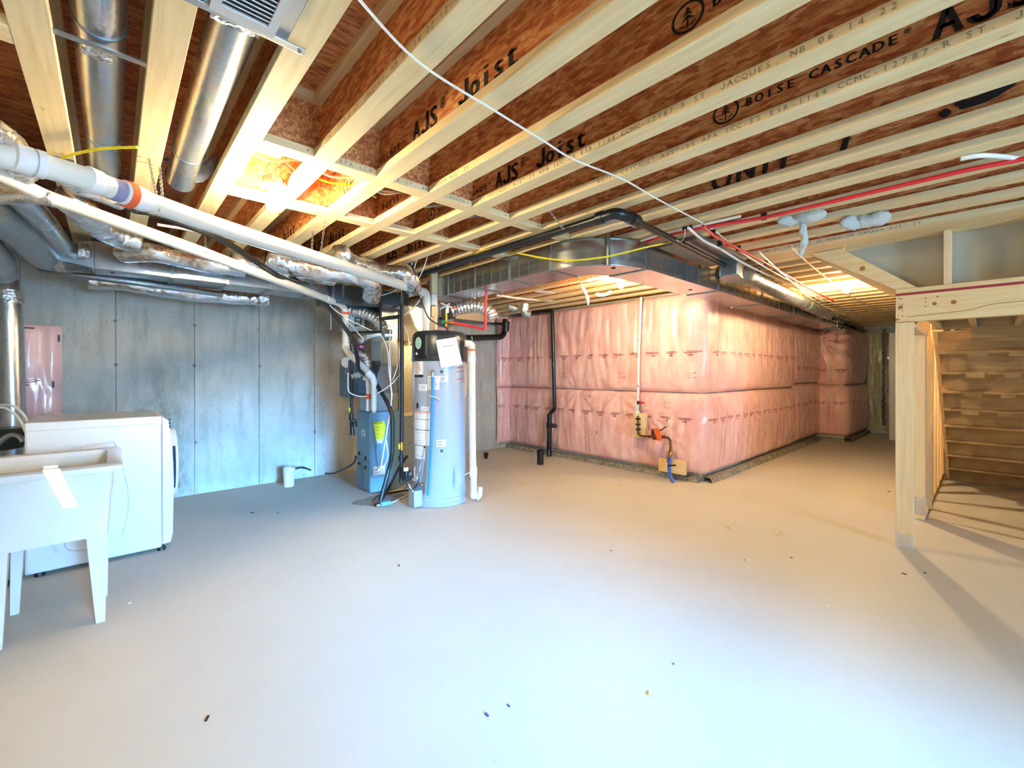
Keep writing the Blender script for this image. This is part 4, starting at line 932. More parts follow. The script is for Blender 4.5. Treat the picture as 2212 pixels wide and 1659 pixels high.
# flexible aluminium elbows
def flexd(label, pts, r, mat='flex', ribs=True, nm='flexible_duct', seed=0, k=16):
    q = spline(pts, k)
    if ribs:
        q2 = [];
        L = sum((b-a).length for a, b in zip(q, q[1:])); n_ = max(12, int(L/.009)); 
        acc = [0]
        for a, b in zip(q, q[1:]): acc.append(acc[-1]+(b-a).length)
        j = 0
        for i in range(n_+1):
            s = L*i/n_
            while j < len(acc)-2 and acc[j+1] < s: j += 1
            q2.append(q[j].lerp(q[j+1], (s-acc[j])/max(1e-6, acc[j+1]-acc[j])))
        q = q2
    def disp(rr, i, a, p):
        if ribs: return rr*(1+.07*math.sin(i*PI/2)+.02*noise.noise(p*20))
        return rr*(1+.16*noise.noise(Vector((p.x*7+seed, p.y*7+a, p.z*7)))+.07*noise.noise(Vector((i*.9,a*3,seed)))+.05*noise.noise(Vector((i*2.3,a*7,seed))))
    o = MB().tube(q, r, 26, disp=disp).build(nm, M[mat], ang=180 if not ribs else 60, origin=pts[0])
    return tag(o, label, 'duct')
flexd('ribbed aluminium flexible duct curving under the dark ventilator', P([(742,668),(765,672),(790,678),(815,692),(828,712)], d=4.6), .062)
flexd('ribbed foil flexible duct hanging beside the white pipe near the furnace switch', P([(762,735),(770,760),(786,768),(793,790),(782,806),(762,812)], d=4.75), .045, seed=3)
flexd('ribbed aluminium flexible duct bending from the trunk above the black drain', P([(975,672),(1000,665),(1030,662),(1055,672),(1064,690)], d=4.75), .07)
hp = thing('blower_fan', 'white round inline blower on a grey box left of the furnace pipes', 'fan', px(748,785,d=4.75))
MB().lathe([(.0,.03),(.04,.03),(.058,.02),(.062,0),(.058,-.02),(.03,-.03)], px(750,783,d=4.75), (-.6,-.8,0), 24).build('housing', M['white'], hp)
MB().box(px(748,800,d=4.8)-Vector((.02,.03,.05)), px(766,800,d=4.8)+Vector((.0,.03,.03))).build('box', M['pvc_g'], hp, bevel=.005)
sw1 = thing('service_switch', 'small black service switch with pink label clipped to the cables', 'switch', px(780,752,d=4.25))
MB().box(px(781,750,d=4.25)-Vector((.025,.015,.035)), px(781,750,d=4.25)+Vector((.025,.015,.035))).build('case', M['black'], sw1, bevel=.006)
MB().box(px(781,749,d=4.21)-Vector((.02,.002,.012)), px(781,749,d=4.21)+Vector((.02,.002,.012))).build('label_plate', M['pinkl'], sw1)
# black hoses and cables round the furnace
cable('hose', 'thick black insulated hose sweeping down from the joists to the furnace', [px(380,480,z=2.15),px(440,500,z=2.12),px(500,530,z=2.1),px(560,570,z=2.05),px(600,595,z=2.0),px(650,620,d=3.9),px(700,655,d=4.1),px(735,695,d=4.2),px(762,735,d=4.22),px(772,775,d=4.25),px(776,800,d=4.3),px(800,815,d=4.35),px(822,845,d=4.3),px(845,890,d=4.2),px(848,940,d=4.2),px(846,985,d=4.2),px(838,1020,d=4.2),px(822,1082,d=4.1)], .020, 'black', 'hose')
cable('cable', 'white lamp cord lying along the thick black hose', [px(380,470,z=2.17),px(445,497,z=2.13),px(510,540,z=2.1),px(565,570,z=2.07),px(600,593,z=2.02)], .004, 'cable')
cable('gas_pipe', 'straight black iron gas pipe dropping from the joists beside the tank', P([(868,630),(868,900),(867,960)], d=4.18), .019, 'iron', 'pipe', 1, 14)
g2 = thing('gas_fitting', 'yellow handled valve and union at the foot of the gas pipe', 'valve', px(867,965,d=4.18))
MB().tube([px(867,955,d=4.18),px(867,972,d=4.18)], .022, 14).build('valve_body', M['brass'], g2)
MB().box(px(862,963,d=4.14)-Vector((.008,.01,.03)), px(862,963,d=4.14)+Vector((.008,.01,.02))).build('lever', M['yellow'], g2, bevel=.004)
for (v0, v1, r) in ((972,985,.014),(983,993,.025),(993,1012,.015),(1010,1036,.019),(1034,1041,.024)):
    MB().tube([px(866.5,v0,d=4.18),px(866.5,v1,d=4.18)], r, 14).build('nipple', M['iron'], g2)
MB().tube([px(866,1017,d=4.18),px(876,1018,d=4.1)], .012, 10).build('branch', M['iron'], g2)
cable('gas_pipe', 'second black gas pipe with fittings standing at the left of the furnace', P([(759,735),(759,880),(760,935)], d=4.72), .014, 'iron', 'pipe', 1, 12)
g3 = thing('gas_fitting', 'row of black elbows and nipples by the furnace left edge', 'fitting', px(760,905,d=4.65))
for (u, v0, v1, r) in ((759,895,908,.024),(760,912,926,.020),(765,912,920,.03),(761,926,940,.022),(768,905,922,.014)): MB().tube([px(u,v0,d=4.62),px(u,v1,d=4.62)], r, 12).build('nipple', M['iron'], g3)
MB().box(px(755,885,d=4.6)-Vector((.008,.01,.022)), px(755,885,d=4.6)+Vector((.008,.01,.022))).build('lever', M['yellow'], g3, bevel=.004)
cable('gas_pipe', 'black manifold pipe running right behind the bright plenum', [px(822,690,d=4.4),px(830,688,d=4.4),px(864,684,d=4.4)], .02, 'iron', 'pipe', 1, 12)
cable('gas_pipe', 'vertical black pipe pair under the ventilator corner', P([(822,660),(822,690),(824,712)], d=4.42), .014, 'iron', 'pipe', 1, 12)
cable('cable', 'black cord looping below the right end of the ventilator', P([(818,617),(822,645),(832,662),(845,665),(866,655),(872,630),(874,605)], d=4.1), .006, 'black')
cable('cable', 'black cord dropping from the ceiling socket to the tank cover', P([(886,571),(888,585),(896,620),(912,655),(925,685),(945,700),(960,705),(968,714)], d=4.05), .006, 'black')
cable('cable', 'black cord hanging at the left of the ceiling socket', P([(884,571),(880,600),(874,630)], d=4.05), .006, 'black')
for i, (pts, r) in enumerate((
    ([(712,660),(735,678),(762,695),(790,708),(802,714)], .005),
    ([(817,720),(828,732),(838,760),(840,800),(846,850),(842,900),(836,925)], .005),
    ([(815,850),(835,838),(855,820),(875,790),(884,760),(880,720),(866,690)], .005),
    ([(843,700),(842,760),(844,830),(846,860),(836,930),(828,980),(822,1015)], .006),
    ([(848,700),(858,740),(862,770),(856,800),(848,820)], .004),
    ([(870,682),(890,668),(905,650),(912,635)], .006),
    ([(752,805),(752,840),(758,850),(775,856),(792,856)], .006),
    ([(775,745),(785,735),(772,718),(762,705),(745,690)], .004),
    ([(812,960),(812,985),(816,1010)], .004),
    ([(834,950),(838,985),(830,1005),(816,1018)], .006),
    ([(862,610),(855,625),(845,632),(812,640),(805,630)], .005),
    ([(714,655),(715,690),(715,712)], .004))):
    cable('cable', ('pale control wire slanting from the ventilator to the cabinet','pale control wire running down the furnace right edge','large loose white wire loop in front of the pale drop duct','white cable bundle falling beside the furnace side','thin wire bowing across the pale drop duct','short white cable arching at the blue duct','white wire loop under the round blower','thin wires above the service switch','thin black lead over the data label','pale lead ending at the furnace foot','cream wire looped over the ventilator top','thin white thread hanging on the concrete wall')[i], P(pts, d=4.22 if i not in (6,7,11) else 4.35), r, 'black' if i == 8 else 'cable')
cable('hose', 'thin black drain hose curving along the floor to the white pipe stub', [px(769,985,d=4.6),px(764,1000,d=4.7),px(745,1012,d=4.9),px(715,1023,z=.035),px(680,1018,z=.03),px(655,1010,d=5.0),px(640,1012,d=5.0)], .011, 'black', 'hose')
cable('hose', 'black hose from the furnace gathering at the floor puddle', [px(880,985,d=4.2),px(862,1010,d=4.3),px(842,1050,z=.06),px(822,1083,z=.015),px(810,1092,z=.012)], .014, 'black', 'hose')
cable('cable', 'grey lead lying from the furnace foot to the puddle on the floor', P([(805,1082),(820,1070),(860,1062),(885,1058)], z=.01), .008, 'iron')
cable('cable', 'second lead lying on the floor in front of the furnace foot', P([(808,1092),(840,1088),(870,1074),(888,1068)], z=.01), .007, 'cable')
q = px(815,1080,z=0); db = MB(); nn_ = 40
db.v = [(q.x, q.y, .008)]
for ring, hh in ((.35,.010),(.7,.007),(1,.0012)):
    for i in range(nn_):
        a = 2*PI*i/nn_; rr = ring*(.17+.07*noise.noise(Vector((math.cos(a)*1.7,math.sin(a)*1.7,4)))+.03*noise.noise(Vector((math.cos(a)*6,math.sin(a)*6,ring))))
        db.v.append((q.x+rr*1.5*math.cos(a), q.y+rr*math.sin(a), hh+.004*abs(noise.noise(Vector((a*3,ring*5,0))))*(ring<1)))
for i in range(nn_):
    j = (i+1)%nn_; db.f.append([0,1+i,1+j])
    for k in (0,1): db.f.append([1+k*nn_+i,1+(k+1)*nn_+i,1+(k+1)*nn_+j,1+k*nn_+j])
db.mi = [0]*len(db.f)
tag(db.build('floor_debris', plain('grey_slurry','#9d9a94',.6,var=.25), ang=180), 'patch of grey debris and damp at the foot of the furnace', 'debris')
q = px(832,1085,z=.03); tag(MB().box(q-Vector((.05,.03,.028)), q+Vector((.05,.03,.012))).build('condensate_pump', M['furn'], bevel=.01, origin=q), 'small blue grey block lying at the furnace foot', 'block')
# wood upright with thermostat-like box
wp = thing('wood_upright', 'short yellow lumber upright nailed below the joists behind the tank', 'post', px(938,680,d=4.55))
a = px(938,628,d=4.5); MB().box((a.x-.042,a.y-.02,px(938,685,d=4.5).z),(a.x+.03,a.y+.02,2.45)).build('board', M['lumber_z'], wp, smooth=False, bevel=.002)
q = px(935,648,d=4.42); el = thing('junction_box', 'white faced grey electrical box on the short lumber upright', 'electrical box', q)
MB().box(q-Vector((.045,.03,.06)), q+Vector((.03,.03,.06))).build('box', M['steel'], el, bevel=.003)
MB().box(q+Vector((-.035,-.036,-.055)), q+Vector((.028,-.0305,.055))).build('cover_plate', M['white'], el, bevel=.003)
so = px(884,563,d=4.2); cs = thing('ceiling_socket', 'white ceiling socket with black plugs near the foil sleeves', 'socket', so)
MB().box(so-Vector((.07,.05,.008)), so+Vector((.07,.05,.008))).build('plate', M['white'], cs, bevel=.004)
MB().box(so-Vector((.025,.02,.05)), so+Vector((-.0,.02,-.008))).build('plug', M['black'], cs, bevel=.004); MB().box(so-Vector((-.01,.02,.04)), so+Vector((.03,.02,-.008))).build('plug', M['cable'], cs, bevel=.004)
for i, pts in enumerate(([(912,500),(900,510),(903,545),(895,580)], [(935,515),(925,545),(915,580),(885,640)], [(1000,530),(975,532),(955,545),(945,580)], [(880,520),(890,535),(905,540),(925,520)], [(905,515),(918,540),(935,528)])):
    cable('cable', ('white wire loop left above the ceiling socket','white wire falling past the black drain pipe','white wire bending beside the short lumber upright','white wire curl above the foil sleeves','small white wire curl between the joists by the socket')[i], P(pts, d=4.0), .005, 'cable')
# red piping, brass mixing valve
rp = thing('mixing_valve', 'brass mixing valve with green cap above the tank', 'valve', px(963,694,d=4.3))
MB().tube(P([(964,668),(964,706)], d=4.3), .012, 12).build('riser', M['brass'], rp)
MB().tube(P([(966,662),(966,676)], d=4.3), .015, 12).build('steel_sleeve', M['chrome'], rp)
MB().tube(P([(963,696),(980,698)], d=4.3), .016, 12).build('body', M['brass'], rp)
MB().lathe([(0,.02),(.014,.018),(.020,.006),(.020,-.016),(.015,-.02)], px(958,695,d=4.27), (-.8,-.2,0), 16).build('green_cap', M['green'], rp)
cable('red_pipe', 'red plastic pipe sloping right from the brass mixing valve', P([(979,697),(1047,711)], d=4.3), .013, 'red', 'pipe', 1, 12)
cable('red_pipe', 'red plastic pipe rising vertically to the trunk duct', P([(1048,711),(1050,622)], d=4.28), .013, 'red', 'pipe', 1, 12)
cable('white_pipe', 'white flexible water line into the tank cover', P([(942,684),(942,712)], d=4.35), .012, 'cable', 'pipe', 1, 10)
sv = thing('stop_valves', 'pair of chrome stop valves with red handle above the tank', 'valve', px(982,670,d=4.6))
MB().tube(P([(952,655),(975,664),(988,672)], d=4.6), .010, 10).build('line', M['cable'], sv); MB().tube(P([(950,668),(972,655)], d=4.6), .010, 10).build('line', M['cable'], sv)
MB().box(px(981,665,d=4.58)-Vector((.01,.01,.01)), px(981,665,d=4.58)+Vector((.012,.01,.02))).build('red_handle', M['redl'], sv); MB().tube(P([(982,671),(990,673)], d=4.58), .014, 10).build('body', M['chrome'], sv)
# black ABS trap run
d2 = thing('drain_pipe', 'black plastic drain run behind the tank with a rounded elbow', 'pipe', px(1090,725,y=5.35))
MB().tube(fillet(P([(960,731),(1088,728),(1092,690)], y=5.38), .1, 8), .046, 20).build('pipe', M['abs'], d2)
MB().tube([px(1092,716,y=5.36),px(1093,694,y=5.36)], .062, 20).build('hub', M['abs'], d2)
MB().tube(P([(950,688),(1085,700)], y=5.45), .02, 12).build('pipe', M['abs'], d2)
MB().tube([px(1019,726,y=5.33),px(1020,735,y=5.33)], .006, 8).build('pipe_hanger', M['steel'], d2)
sd_ = thing('sheet_duct', 'sheet metal duct end with round elbows under the joists at the back corner', 'duct', px(1100,670,d=5))
A = px(1060,655,y=4.85); MB().box((3.25,4.62,1.98),(3.9,4.95,2.14)).build('box', M['galv'], sd_, smooth=False, bevel=.004)
MB().box((2.75,5.3,1.86),(3.7,5.6,1.98)).build('box', M['galv'], sd_, smooth=False, bevel=.004)
MB().tube(fillet(P([(1133,657),(1133,676),(1146,680)], d=4.9), .05), .048, 18).build('round_elbow', M['galv_pipe'], sd_)
MB().tube(P([(1100,662),(1118,668)], d=4.9), .045, 16).build('collar', M['galv_pipe'], sd_)
# ceiling details under the trunk duct
cable('white_pipe', 'pair of white pipes sagging under the joists in front of the pink wall', P([(1072,637),(1130,645),(1200,650),(1290,650),(1385,641)], y=4.2) , .016, 'cable', 'pipe', 4, 10)
tag(MB().box(px(1138,633,z=2.277)-Vector((.0,.12,0)), px(1190,628,z=2.279)+Vector((.16,.05,.002))).build('paper_slip', M['paper'], smooth=False), 'white slip of paper stuck under a joist near the duct elbow', 'paper')

# ================================================================== PLUMBING ON THE PINK WALL
xp = 4.98
st = thing('vent_stack', 'black plastic vent stack running down the pink wall with a jog', 'pipe', px(1197,800,x=xp))
pp = P([(1128,678),(1193,671),(1198,885),(1187,893),(1186,930)], x=xp)
MB().tube(fillet(pp, .05, 5), .029, 16).build('pipe', M['abs'], st)
MB().tube(P([(1187,893),(1186,988)], x=xp-.02), .037, 16).build('lower_pipe', M['abs'], st)
MB().tube(P([(1186,912),(1186,925)], x=xp-.02), .045, 16).build('hub', M['abs'], st)
MB().tube([px(1187,919,x=xp-.02),px(1200,920,x=xp-.1)], .032, 16).build('side_inlet', M['abs'], st)
text(MB(), 'ABS', px(1187,985,x=xp-.07)+Vector((0,0,.0)), (0,0,1), (0,1,0), .03, .03).build('printed_marks', M['paper'], st, smooth=False)
q = px(1167,1003,z=0)
tag(MB().lathe([(.048,0),(.048,.165),(.052,.168),(.052,.20),(.046,.20),(.046,.168),(0,.166)], (q.x,q.y,0), n=24).build('pipe_stub', M['abs'], origin=q), 'short capped black pipe stub standing in the floor before the vent stack', 'pipe stub')
text(MB(), 'DWV', (q.x-.05,q.y+.012,.02), (0,0,1), (0,1,0), .03, .035).build('printed_marks', M['paper'], D.objects['pipe_stub'], smooth=False)
q = px(1050,990,z=0)
tag(MB().lathe([(.026,0),(.03,.03),(.033,.035),(.036,.085),(.03,.09),(0,.088)], (q.x,q.y,0), n=20).build('pipe_stub', M['abs'], origin=q), 'tiny black capped stub on the floor right of the water heater', 'pipe stub')
ws = thing('water_riser', 'white water pipe dropping down the pink wall to the meter', 'pipe', px(1380,800,x=xp))
MB().tube(fillet(P([(1385,642),(1380,760),(1378,868)], x=xp), .02), .017, 12).build('pipe', M['cable'], ws)
MB().tube(P([(1377,872),(1376,895)], x=xp-.01), .021, 12).build('lower_pipe', M['pvc'], ws)
MB().tube(P([(1377,888),(1376,900)], x=xp-.01), .034, 12).build('sleeve', M['pvc'], ws)
MB().tube(P([(1380,866),(1380,873)], x=xp-.01), .026, 12).build('valve', M['iron'], ws)
MB().tube(P([(1380,869),(1391,870)], x=xp-.04), .010, 8).build('red_lever', M['redl'], ws)
for v in (732,832): MB().tube(P([(1380,v),(1380,v+3)], x=xp), .022, 10).build('clip', M['steel'], ws)
bd = tag(MB().box((4.94,px(1396,900,x=4.96).y,px(1380,945,x=4.96).z),(4.99,px(1369,900,x=4.96).y,px(1385,893,x=4.96).z)).build('backing_board', M['lumber_z'], smooth=False, bevel=.003, origin=px(1380,945,x=4.96)), 'upright wood backing board behind the copper pipe on the pink wall', 'board')
bd2 = tag(MB().box((4.94,px(1481,1005,x=4.96).y,px(1455,1022,x=4.96).z),(4.99,px(1424,1005,x=4.96).y,px(1455,992,x=4.96).z)).build('backing_board', M['lumber_y'], smooth=False, bevel=.003, origin=px(1450,1005,x=4.96)), 'horizontal wood backing board low on the pink wall behind the blue pipe', 'board')
cp = thing('copper_pipe', 'tarnished copper pipe bending on the upright wood board', 'pipe', px(1379,920,x=4.92))
MB().tube(fillet(P([(1378,898),(1378,938),(1386,942),(1410,943)], x=4.91), .03), .012, 12).build('pipe', M['copper'], cp)
for v in (905,917,928): MB().tube(P([(1374,v),(1383,v)], x=4.905), .011, 8).build('pipe_clip', M['iron'], cp)
wm = thing('water_meter', 'bronze water meter with red orange tag and open black lid', 'meter', px(1417,938,x=4.88))
mc = px(1416,940,x=4.86)
MB().lathe([(.0,-.05),(.045,-.045),(.055,-.01),(.05,.03),(.042,.045),(0,.046)], mc, (-.2,0,1), 20).build('body', M['copper'], wm)
MB().tube([px(1400,943,x=4.88), px(1436,944,x=4.88)], .018, 12).build('unions', M['copper'], wm)
MB().lathe([(.0,.0),(.05,.0),(.052,.018),(0,.02)], mc+Vector((0,0,.045)), (-.3,0,1), 20).build('register', M['abs'], wm)
MB().bar(px(1423,932,x=4.85), px(1439,922,x=4.85), .02, .012).build('lid', M['abs'], wm, bevel=.003)
tg = P([(1411,927),(1423,925),(1431,951),(1421,953)], x=4.79); MB().prism(tg, (.002,0,0)).build('orange_tag', M['orange'], wm, smooth=False)
MB().tube(fillet(P([(1436,944),(1447,947),(1449,965),(1447,980)], x=4.9), .04), .015, 12).build('outlet_pipe', M['copper'], wm)
for v in (955,961,967,973): MB().tube(P([(1449,v),(1449,v+2)], x=4.9), .019, 10).build('collar', M['brass'], wm)
MB().lathe([(.018,-.03),(.026,0),(.018,.03)], px(1448,982,x=4.9), n=12).build('shutoff', M['brass'], wm)
MB().bar(px(1442,987,x=4.87), px(1441,998,x=4.87), .015, .01).build('red_lever', M['redl'], wm, bevel=.003)
cable('blue_pipe', 'bright blue water service pipe rising from the floor at the pink wall', [px(1447,984,x=4.9),px(1445,1005,x=4.89),px(1447,1025,x=4.86),px(1455,1043,z=.0)], .018, 'blue', 'pipe', 5, 12)
tag(MB().tube(P([(1443,1006),(1460,1005)], x=4.87), .009, 8).build('pipe_clamp', M['abs']), 'black clamp holding the blue pipe on the low wood board', 'clamp')
# white stub by the left wall
q = px(624,1050,z=0)
tag(MB().lathe([(.056,0),(.056,.15),(.062,.152),(.062,.215),(.055,.215),(.055,.16),(0,.158)], (q.x,q.y,0), n=28).build('pipe_stub', M['pvc'], origin=q), 'short fat white pipe stub on the floor by the concrete wall', 'pipe stub')

# ================================================================== LEFT DUCTWORK
tl_ = thing('trunk_duct', 'long dull trunk duct along the concrete wall under the joists', 'duct', (.8,4.5,2.06))
xs3 = [-.10,.35,.72,1.05,1.4,1.66]
for xa, xb in zip(xs3, xs3[1:]):
    sg_ = MB().box((xa+.002,4.37,2.04),(xb-.002,4.72,2.235)).build('duct_section', M['galv'], tl_, smooth=False, bevel=.002)
    MB().box((xb-.012,4.362,2.034),(xb+.012,4.728,2.24)).build('drive_cleat', M['galv_dark'], sg_, smooth=False)
MB().prism([(-.10,4.37,2.04),(-.10,4.37,2.235),(-.42,4.45,2.19),(-.42,4.45,2.10)], (0,.2,0)).build('taper_fitting', M['galv_pipe'], tl_, smooth=False, bevel=.003)
q = px(243,589,z=2.04); MB().lathe([(0,0),(.014,0),(.014,.001)], (q.x,q.y,2.037), (0,0,-1), 12).build('test_hole', M['ink'], tl_)
def rpipe(label, pts, r, mat='galv_pipe', taped=(), fil=.12):
    q = fillet(pts, fil, 8); t = thing('round_duct', label, 'duct', q[0])
    MB().tube(q, r, 24).build('pipe', M[mat], t)
    for a_, b_ in taped: MB().tube([a_, a_.lerp(b_,.5), b_], r*1.06, 24, disp=lambda rr,i,a,p: rr*(1+.03*noise.noise(p*40))).build('foil_tape', M['foil_s'], t)
    return t
rpipe('large dull round duct slanting down at the far left edge', P([(-70,420),(45,500),(98,556),(190,560)], z=2.12), .10, 'galv_dark', [(px(125,556,z=2.12),px(150,558,z=2.12))])
rpipe('round duct dropping between the foil sleeves to the trunk taper', P([(25,405),(95,480),(140,540),(240,556)], z=2.16), .060, 'galv_pipe', [(px(165,543,z=2.15),px(190,547,z=2.15))])
rpipe('thin round pipe lying along the underside of the trunk duct', [px(90,583,z=2.06),px(150,592,z=2.03),px(300,611,z=2.015),px(480,636,z=2.01)], .026, 'galv_dark')
rpipe('vertical round metal duct standing at the left picture edge behind the tub', [px(-25,590,d=3.42),px(8,596,d=3.42),px(20,650,d=3.42),px(27,880,d=3.42),px(30,1000,d=3.42)], .075, 'galv_pipe', [(px(20,628,d=3.42),px(21,655,d=3.42))], .1)
rpipe('dark elbow duct in the top left shade under the vent pipes', P([(-60,505),(-5,560),(5,590)], z=2.03), .08, 'galv_dark')
flexd('foil sleeve lying left under the lower white vent pipe', P([(-40,424),(30,424),(70,424),(112,430)], z=2.09), .034, 'foil', False, 'foil_sleeve', 1)
flexd('foil wrapped sleeve rising into the joists at the top left corner', P([(-40,270),(10,303),(38,340),(50,372)], z=2.16), .050, 'foil', False, 'foil_sleeve', 2)
flexd('crumpled foil sleeve just under the thick vent pipe elbow', P([(130,378),(165,402),(210,420),(262,440)], z=2.20), .034, 'foil', False, 'foil_sleeve', 3)
flexd('grey foil sleeve slanting between the two white vent pipes', P([(150,430),(195,470),(245,508),(300,520)], z=2.17), .070, 'foil', False, 'foil_sleeve', 4)
flexd('big bright foil sleeve resting on the left end of the trunk duct', P([(262,546),(330,546),(390,558),(450,571),(530,581)], z=2.15), .066, 'foil', False, 'foil_sleeve', 5)
flexd('foil sleeve continuing right above the trunk duct to the ventilator', P([(500,565),(560,575),(600,583),(660,592),(720,602)], z=2.16), .070, 'foil', False, 'foil_sleeve', 6)
flexd('foil sleeve bending down in a loop into the ventilator', [px(575,560,z=2.19),px(640,575,z=2.17),px(700,584,z=2.15),px(760,592,z=2.14),px(795,604,z=2.10),px(806,622,z=2.05),px(802,640,z=2.0)], .082, 'foil', False, 'foil_sleeve', 7)
flexd('foil sleeve rising to the joists left of the wire tangle', P([(735,548),(760,565),(800,580),(840,592)], z=2.18), .074, 'foil', False, 'foil_sleeve', 8)
flexd('foil sleeve gathered tightly at the ceiling socket', [px(820,592,z=2.19),px(850,590,z=2.19),px(872,588,z=2.18),px(888,600,z=2.12),px(893,625,z=2.05)], .070, 'foil', False, 'foil_sleeve', 9)
flexd('long wrinkled foil sleeve behind the trunk duct along the wall', [px(190,604,y=5.1),px(300,616,y=5.1),px(400,631,y=5.1),px(500,641,y=5.1),px(580,646,y=5.1)], .075, 'foil', False, 'foil_sleeve', 10)
cable('conduit', 'white conduit behind the sleeves under the joists', P([(112,445),(160,452),(250,470)], z=2.25), .010, 'cable', 'conduit')
cable('conduit', 'white conduit running behind both vent pipes toward the ventilator', P([(340,485),(420,498),(500,515),(600,545),(700,560)], z=2.24), .009, 'cable', 'conduit')
cable('cable', 'orange cable glimpsed behind the thick vent pipe', P([(195,425),(240,436),(290,440)], z=2.22), .008, 'orange')
cable('hose', 'black rubber hose lying behind the thick vent pipe', P([(265,440),(290,455),(330,462),(385,480)], z=2.21), .016, 'black', 'hose')
tag(MB().obox(px(138,345,z=2.262), (.035,0,0), (0,.03,0), (0,0,.002)).build('metal_plate', M['steel']), 'small square metal plate at the end of the leftmost joist', 'plate')

# ================================================================== WASHER AND LAUNDRY TUB
wa = thing('washing_machine', 'white front loading washing machine seen from its side', 'washing machine', (-.06,4.35,0))
X0, X1, Y1, Y2 = -.40,.262,4.0,4.66
MB().box((X0,Y1,.03),(X1,Y2,.955)).build('body', M['white'], wa, smooth=False, bevel=.012)
MB().box((X0-.0,Y1-.003,.915),(X1+.002,Y2+.003,.972)).build('top_lid', M['white'], wa, smooth=False, bevel=.008)
ft = MB(); prof = [(X1+.002,.05),(X1+.05,.055),(X1+.062,.12),(X1+.068,.5),(X1+.058,.80),(X1+.035,.94),(X1+.002,.965)]
ft.prism([(x,Y1+.001,z) for x, z in prof], (0,Y2-Y1-.002,0)); ft.build('front_panel', M['white'], wa, bevel=.006)
MB().lathe([(.262,-.01),(.268,.034),(.262,.045),(.22,.050),(.19,.04)], (X1+.055,4.33,.58), (1,0,0), 40).build('door_ring', M['white'], wa)
MB().lathe([(.0,.058),(.10,.054),(.16,.048),(.20,.04)], (X1+.055,4.33,.58), (1,0,0), 40).build('door_glass', M['door'], wa)
MB().lathe([(.264,.002),(.2675,.003),(.2705,.030),(.267,.031)], (X1+.055,4.33,.58), (1,0,0), 14, -PI/2-.62, -PI/2+.62).build('side_window', M['door'], wa)
for (x, y) in ((X0+.06,Y1+.05),(X1+.0,Y1+.05),(X0+.06,Y2-.05),(X1,Y2-.05)): MB().lathe([(.025,0),(.025,.02),(.015,.032)], (x,y,0), n=14).build('foot', M['black'], wa)
for z in (.945,.92,.895): MB().box((X1+.040,Y1-.001,z-.009),(X1+.047,Y1+.002,z+.006)).build('vent_slot', M['ink'], wa, smooth=False)
# pressed ribs on the side sheet
def rib(pts, r=.009): MB().tube([(x,Y1+.003,z) for x, z in pts], r, 8, smooth=5).build('pressed_rib', M['white'], wa)
rib([(-.20,.80),(-.02,.815),(.02,.80),(.06,.62),(.085,.45),(.08,.30),(.05,.16)])
rib([(-.30,.76),(-.17,.80),(-.14,.78),(-.16,.6),(-.20,.35),(-.22,.18),(-.16,.13),(-.02,.13)])
rib([(-.33,.6),(-.30,.3),(-.26,.14)]); rib([(.16,.62),(.165,.45),(.15,.30),(.13,.2)],.004); rib([(-.02,.13),(.10,.14),(.17,.13)],.004)
rib([(-.06,.42),(-.05,.60),(-.08,.72)],.004)
MB().box((X1-.002,Y1-.002,.05),(X1+.0015,Y1+.004,.97)).build('panel_seam', M['inkpale'], wa, smooth=False)
MB().grid(lambda u, v: (X0+.02+.62*u, Y1+.02+.6*v, .978+.006*abs(noise.noise(Vector((u*6,v*6,1))))+(.03*max(0,noise.noise(Vector((u*5,1,4)))) if v > .9 else 0)), 30, 20).build('plastic_film', M['clear'], wa)
tb = thing('laundry_tub', 'white plastic laundry tub on tapered legs in front of the washer', 'sink', (-.36,3.3,0))
tx0, tx1, ty0, ty1, zr = -.70,.038,2.90,3.60,.83
def rrect(x0, x1, y0, y1, z, r=.04, n=5):
    out = []
    for cx_, cy_, a in ((x1-r,y1-r,0),(x0+r,y1-r,PI/2),(x0+r,y0+r,PI),(x1-r,y0+r,1.5*PI)):
        for i in range(n+1): out.append((cx_+r*math.cos(a+PI/2*i/n), cy_+r*math.sin(a+PI/2*i/n), z))
    return out
def loft(rings, close_last=True):
    mb = MB(); n_ = len(rings[0]); vs = [p for r in rings for p in r]
    fs = [(i*n_+k, i*n_+(k+1)%n_, (i+1)*n_+(k+1)%n_, (i+1)*n_+k) for i in range(len(rings)-1) for k in range(n_)]
    if close_last: fs.append([(len(rings)-1)*n_+k for k in range(n_)])
    return mb.add(vs, fs)
rings = [rrect(tx0+.06,-.016,3.045,ty1-.10,.455,.03), rrect(tx0+.045,-.005,3.045,ty1-.08,.66,.03), rrect(tx0+.035,.002,3.04,ty1-.07,.70,.03),
         rrect(tx0+.03,.006,3.02,ty1-.06,.80,.03), rrect(tx0,tx1,ty0+.0,ty1,.800,.02), rrect(tx0,tx1,ty0+.0,ty1,.824,.02), rrect(tx0+.012,tx1-.012,ty0+.012,ty1-.012,.832,.02),
         rrect(tx0+.07,tx1-.06,ty0+.10,ty1-.05,.826,.03), rrect(tx0+.085,tx1-.08,ty0+.16,ty1-.07,.70,.04), rrect(tx0+.10,tx1-.11,ty0+.19,ty1-.12,.50,.05)]
loft(rings).build('basin', M['tub'], tb, ang=50)
MB().box((tx0+.07,3.05,.450),(-.02,ty1-.12,.4562)).build('underside', M['tub'], tb, smooth=False)
def leg(xt, xb, yt, yb, w=.075, wb_=.035, dy=.03):
    return loft([[(xt-w,yt,.458),(xt+w*.0+.0,yt,.458),(xt,yt+dy*2,.458),(xt-w,yt+dy*2,.458)],[(xb-wb_,yb,.0),(xb,yb,0),(xb,yb+dy,0),(xb-wb_,yb+dy,0)]])
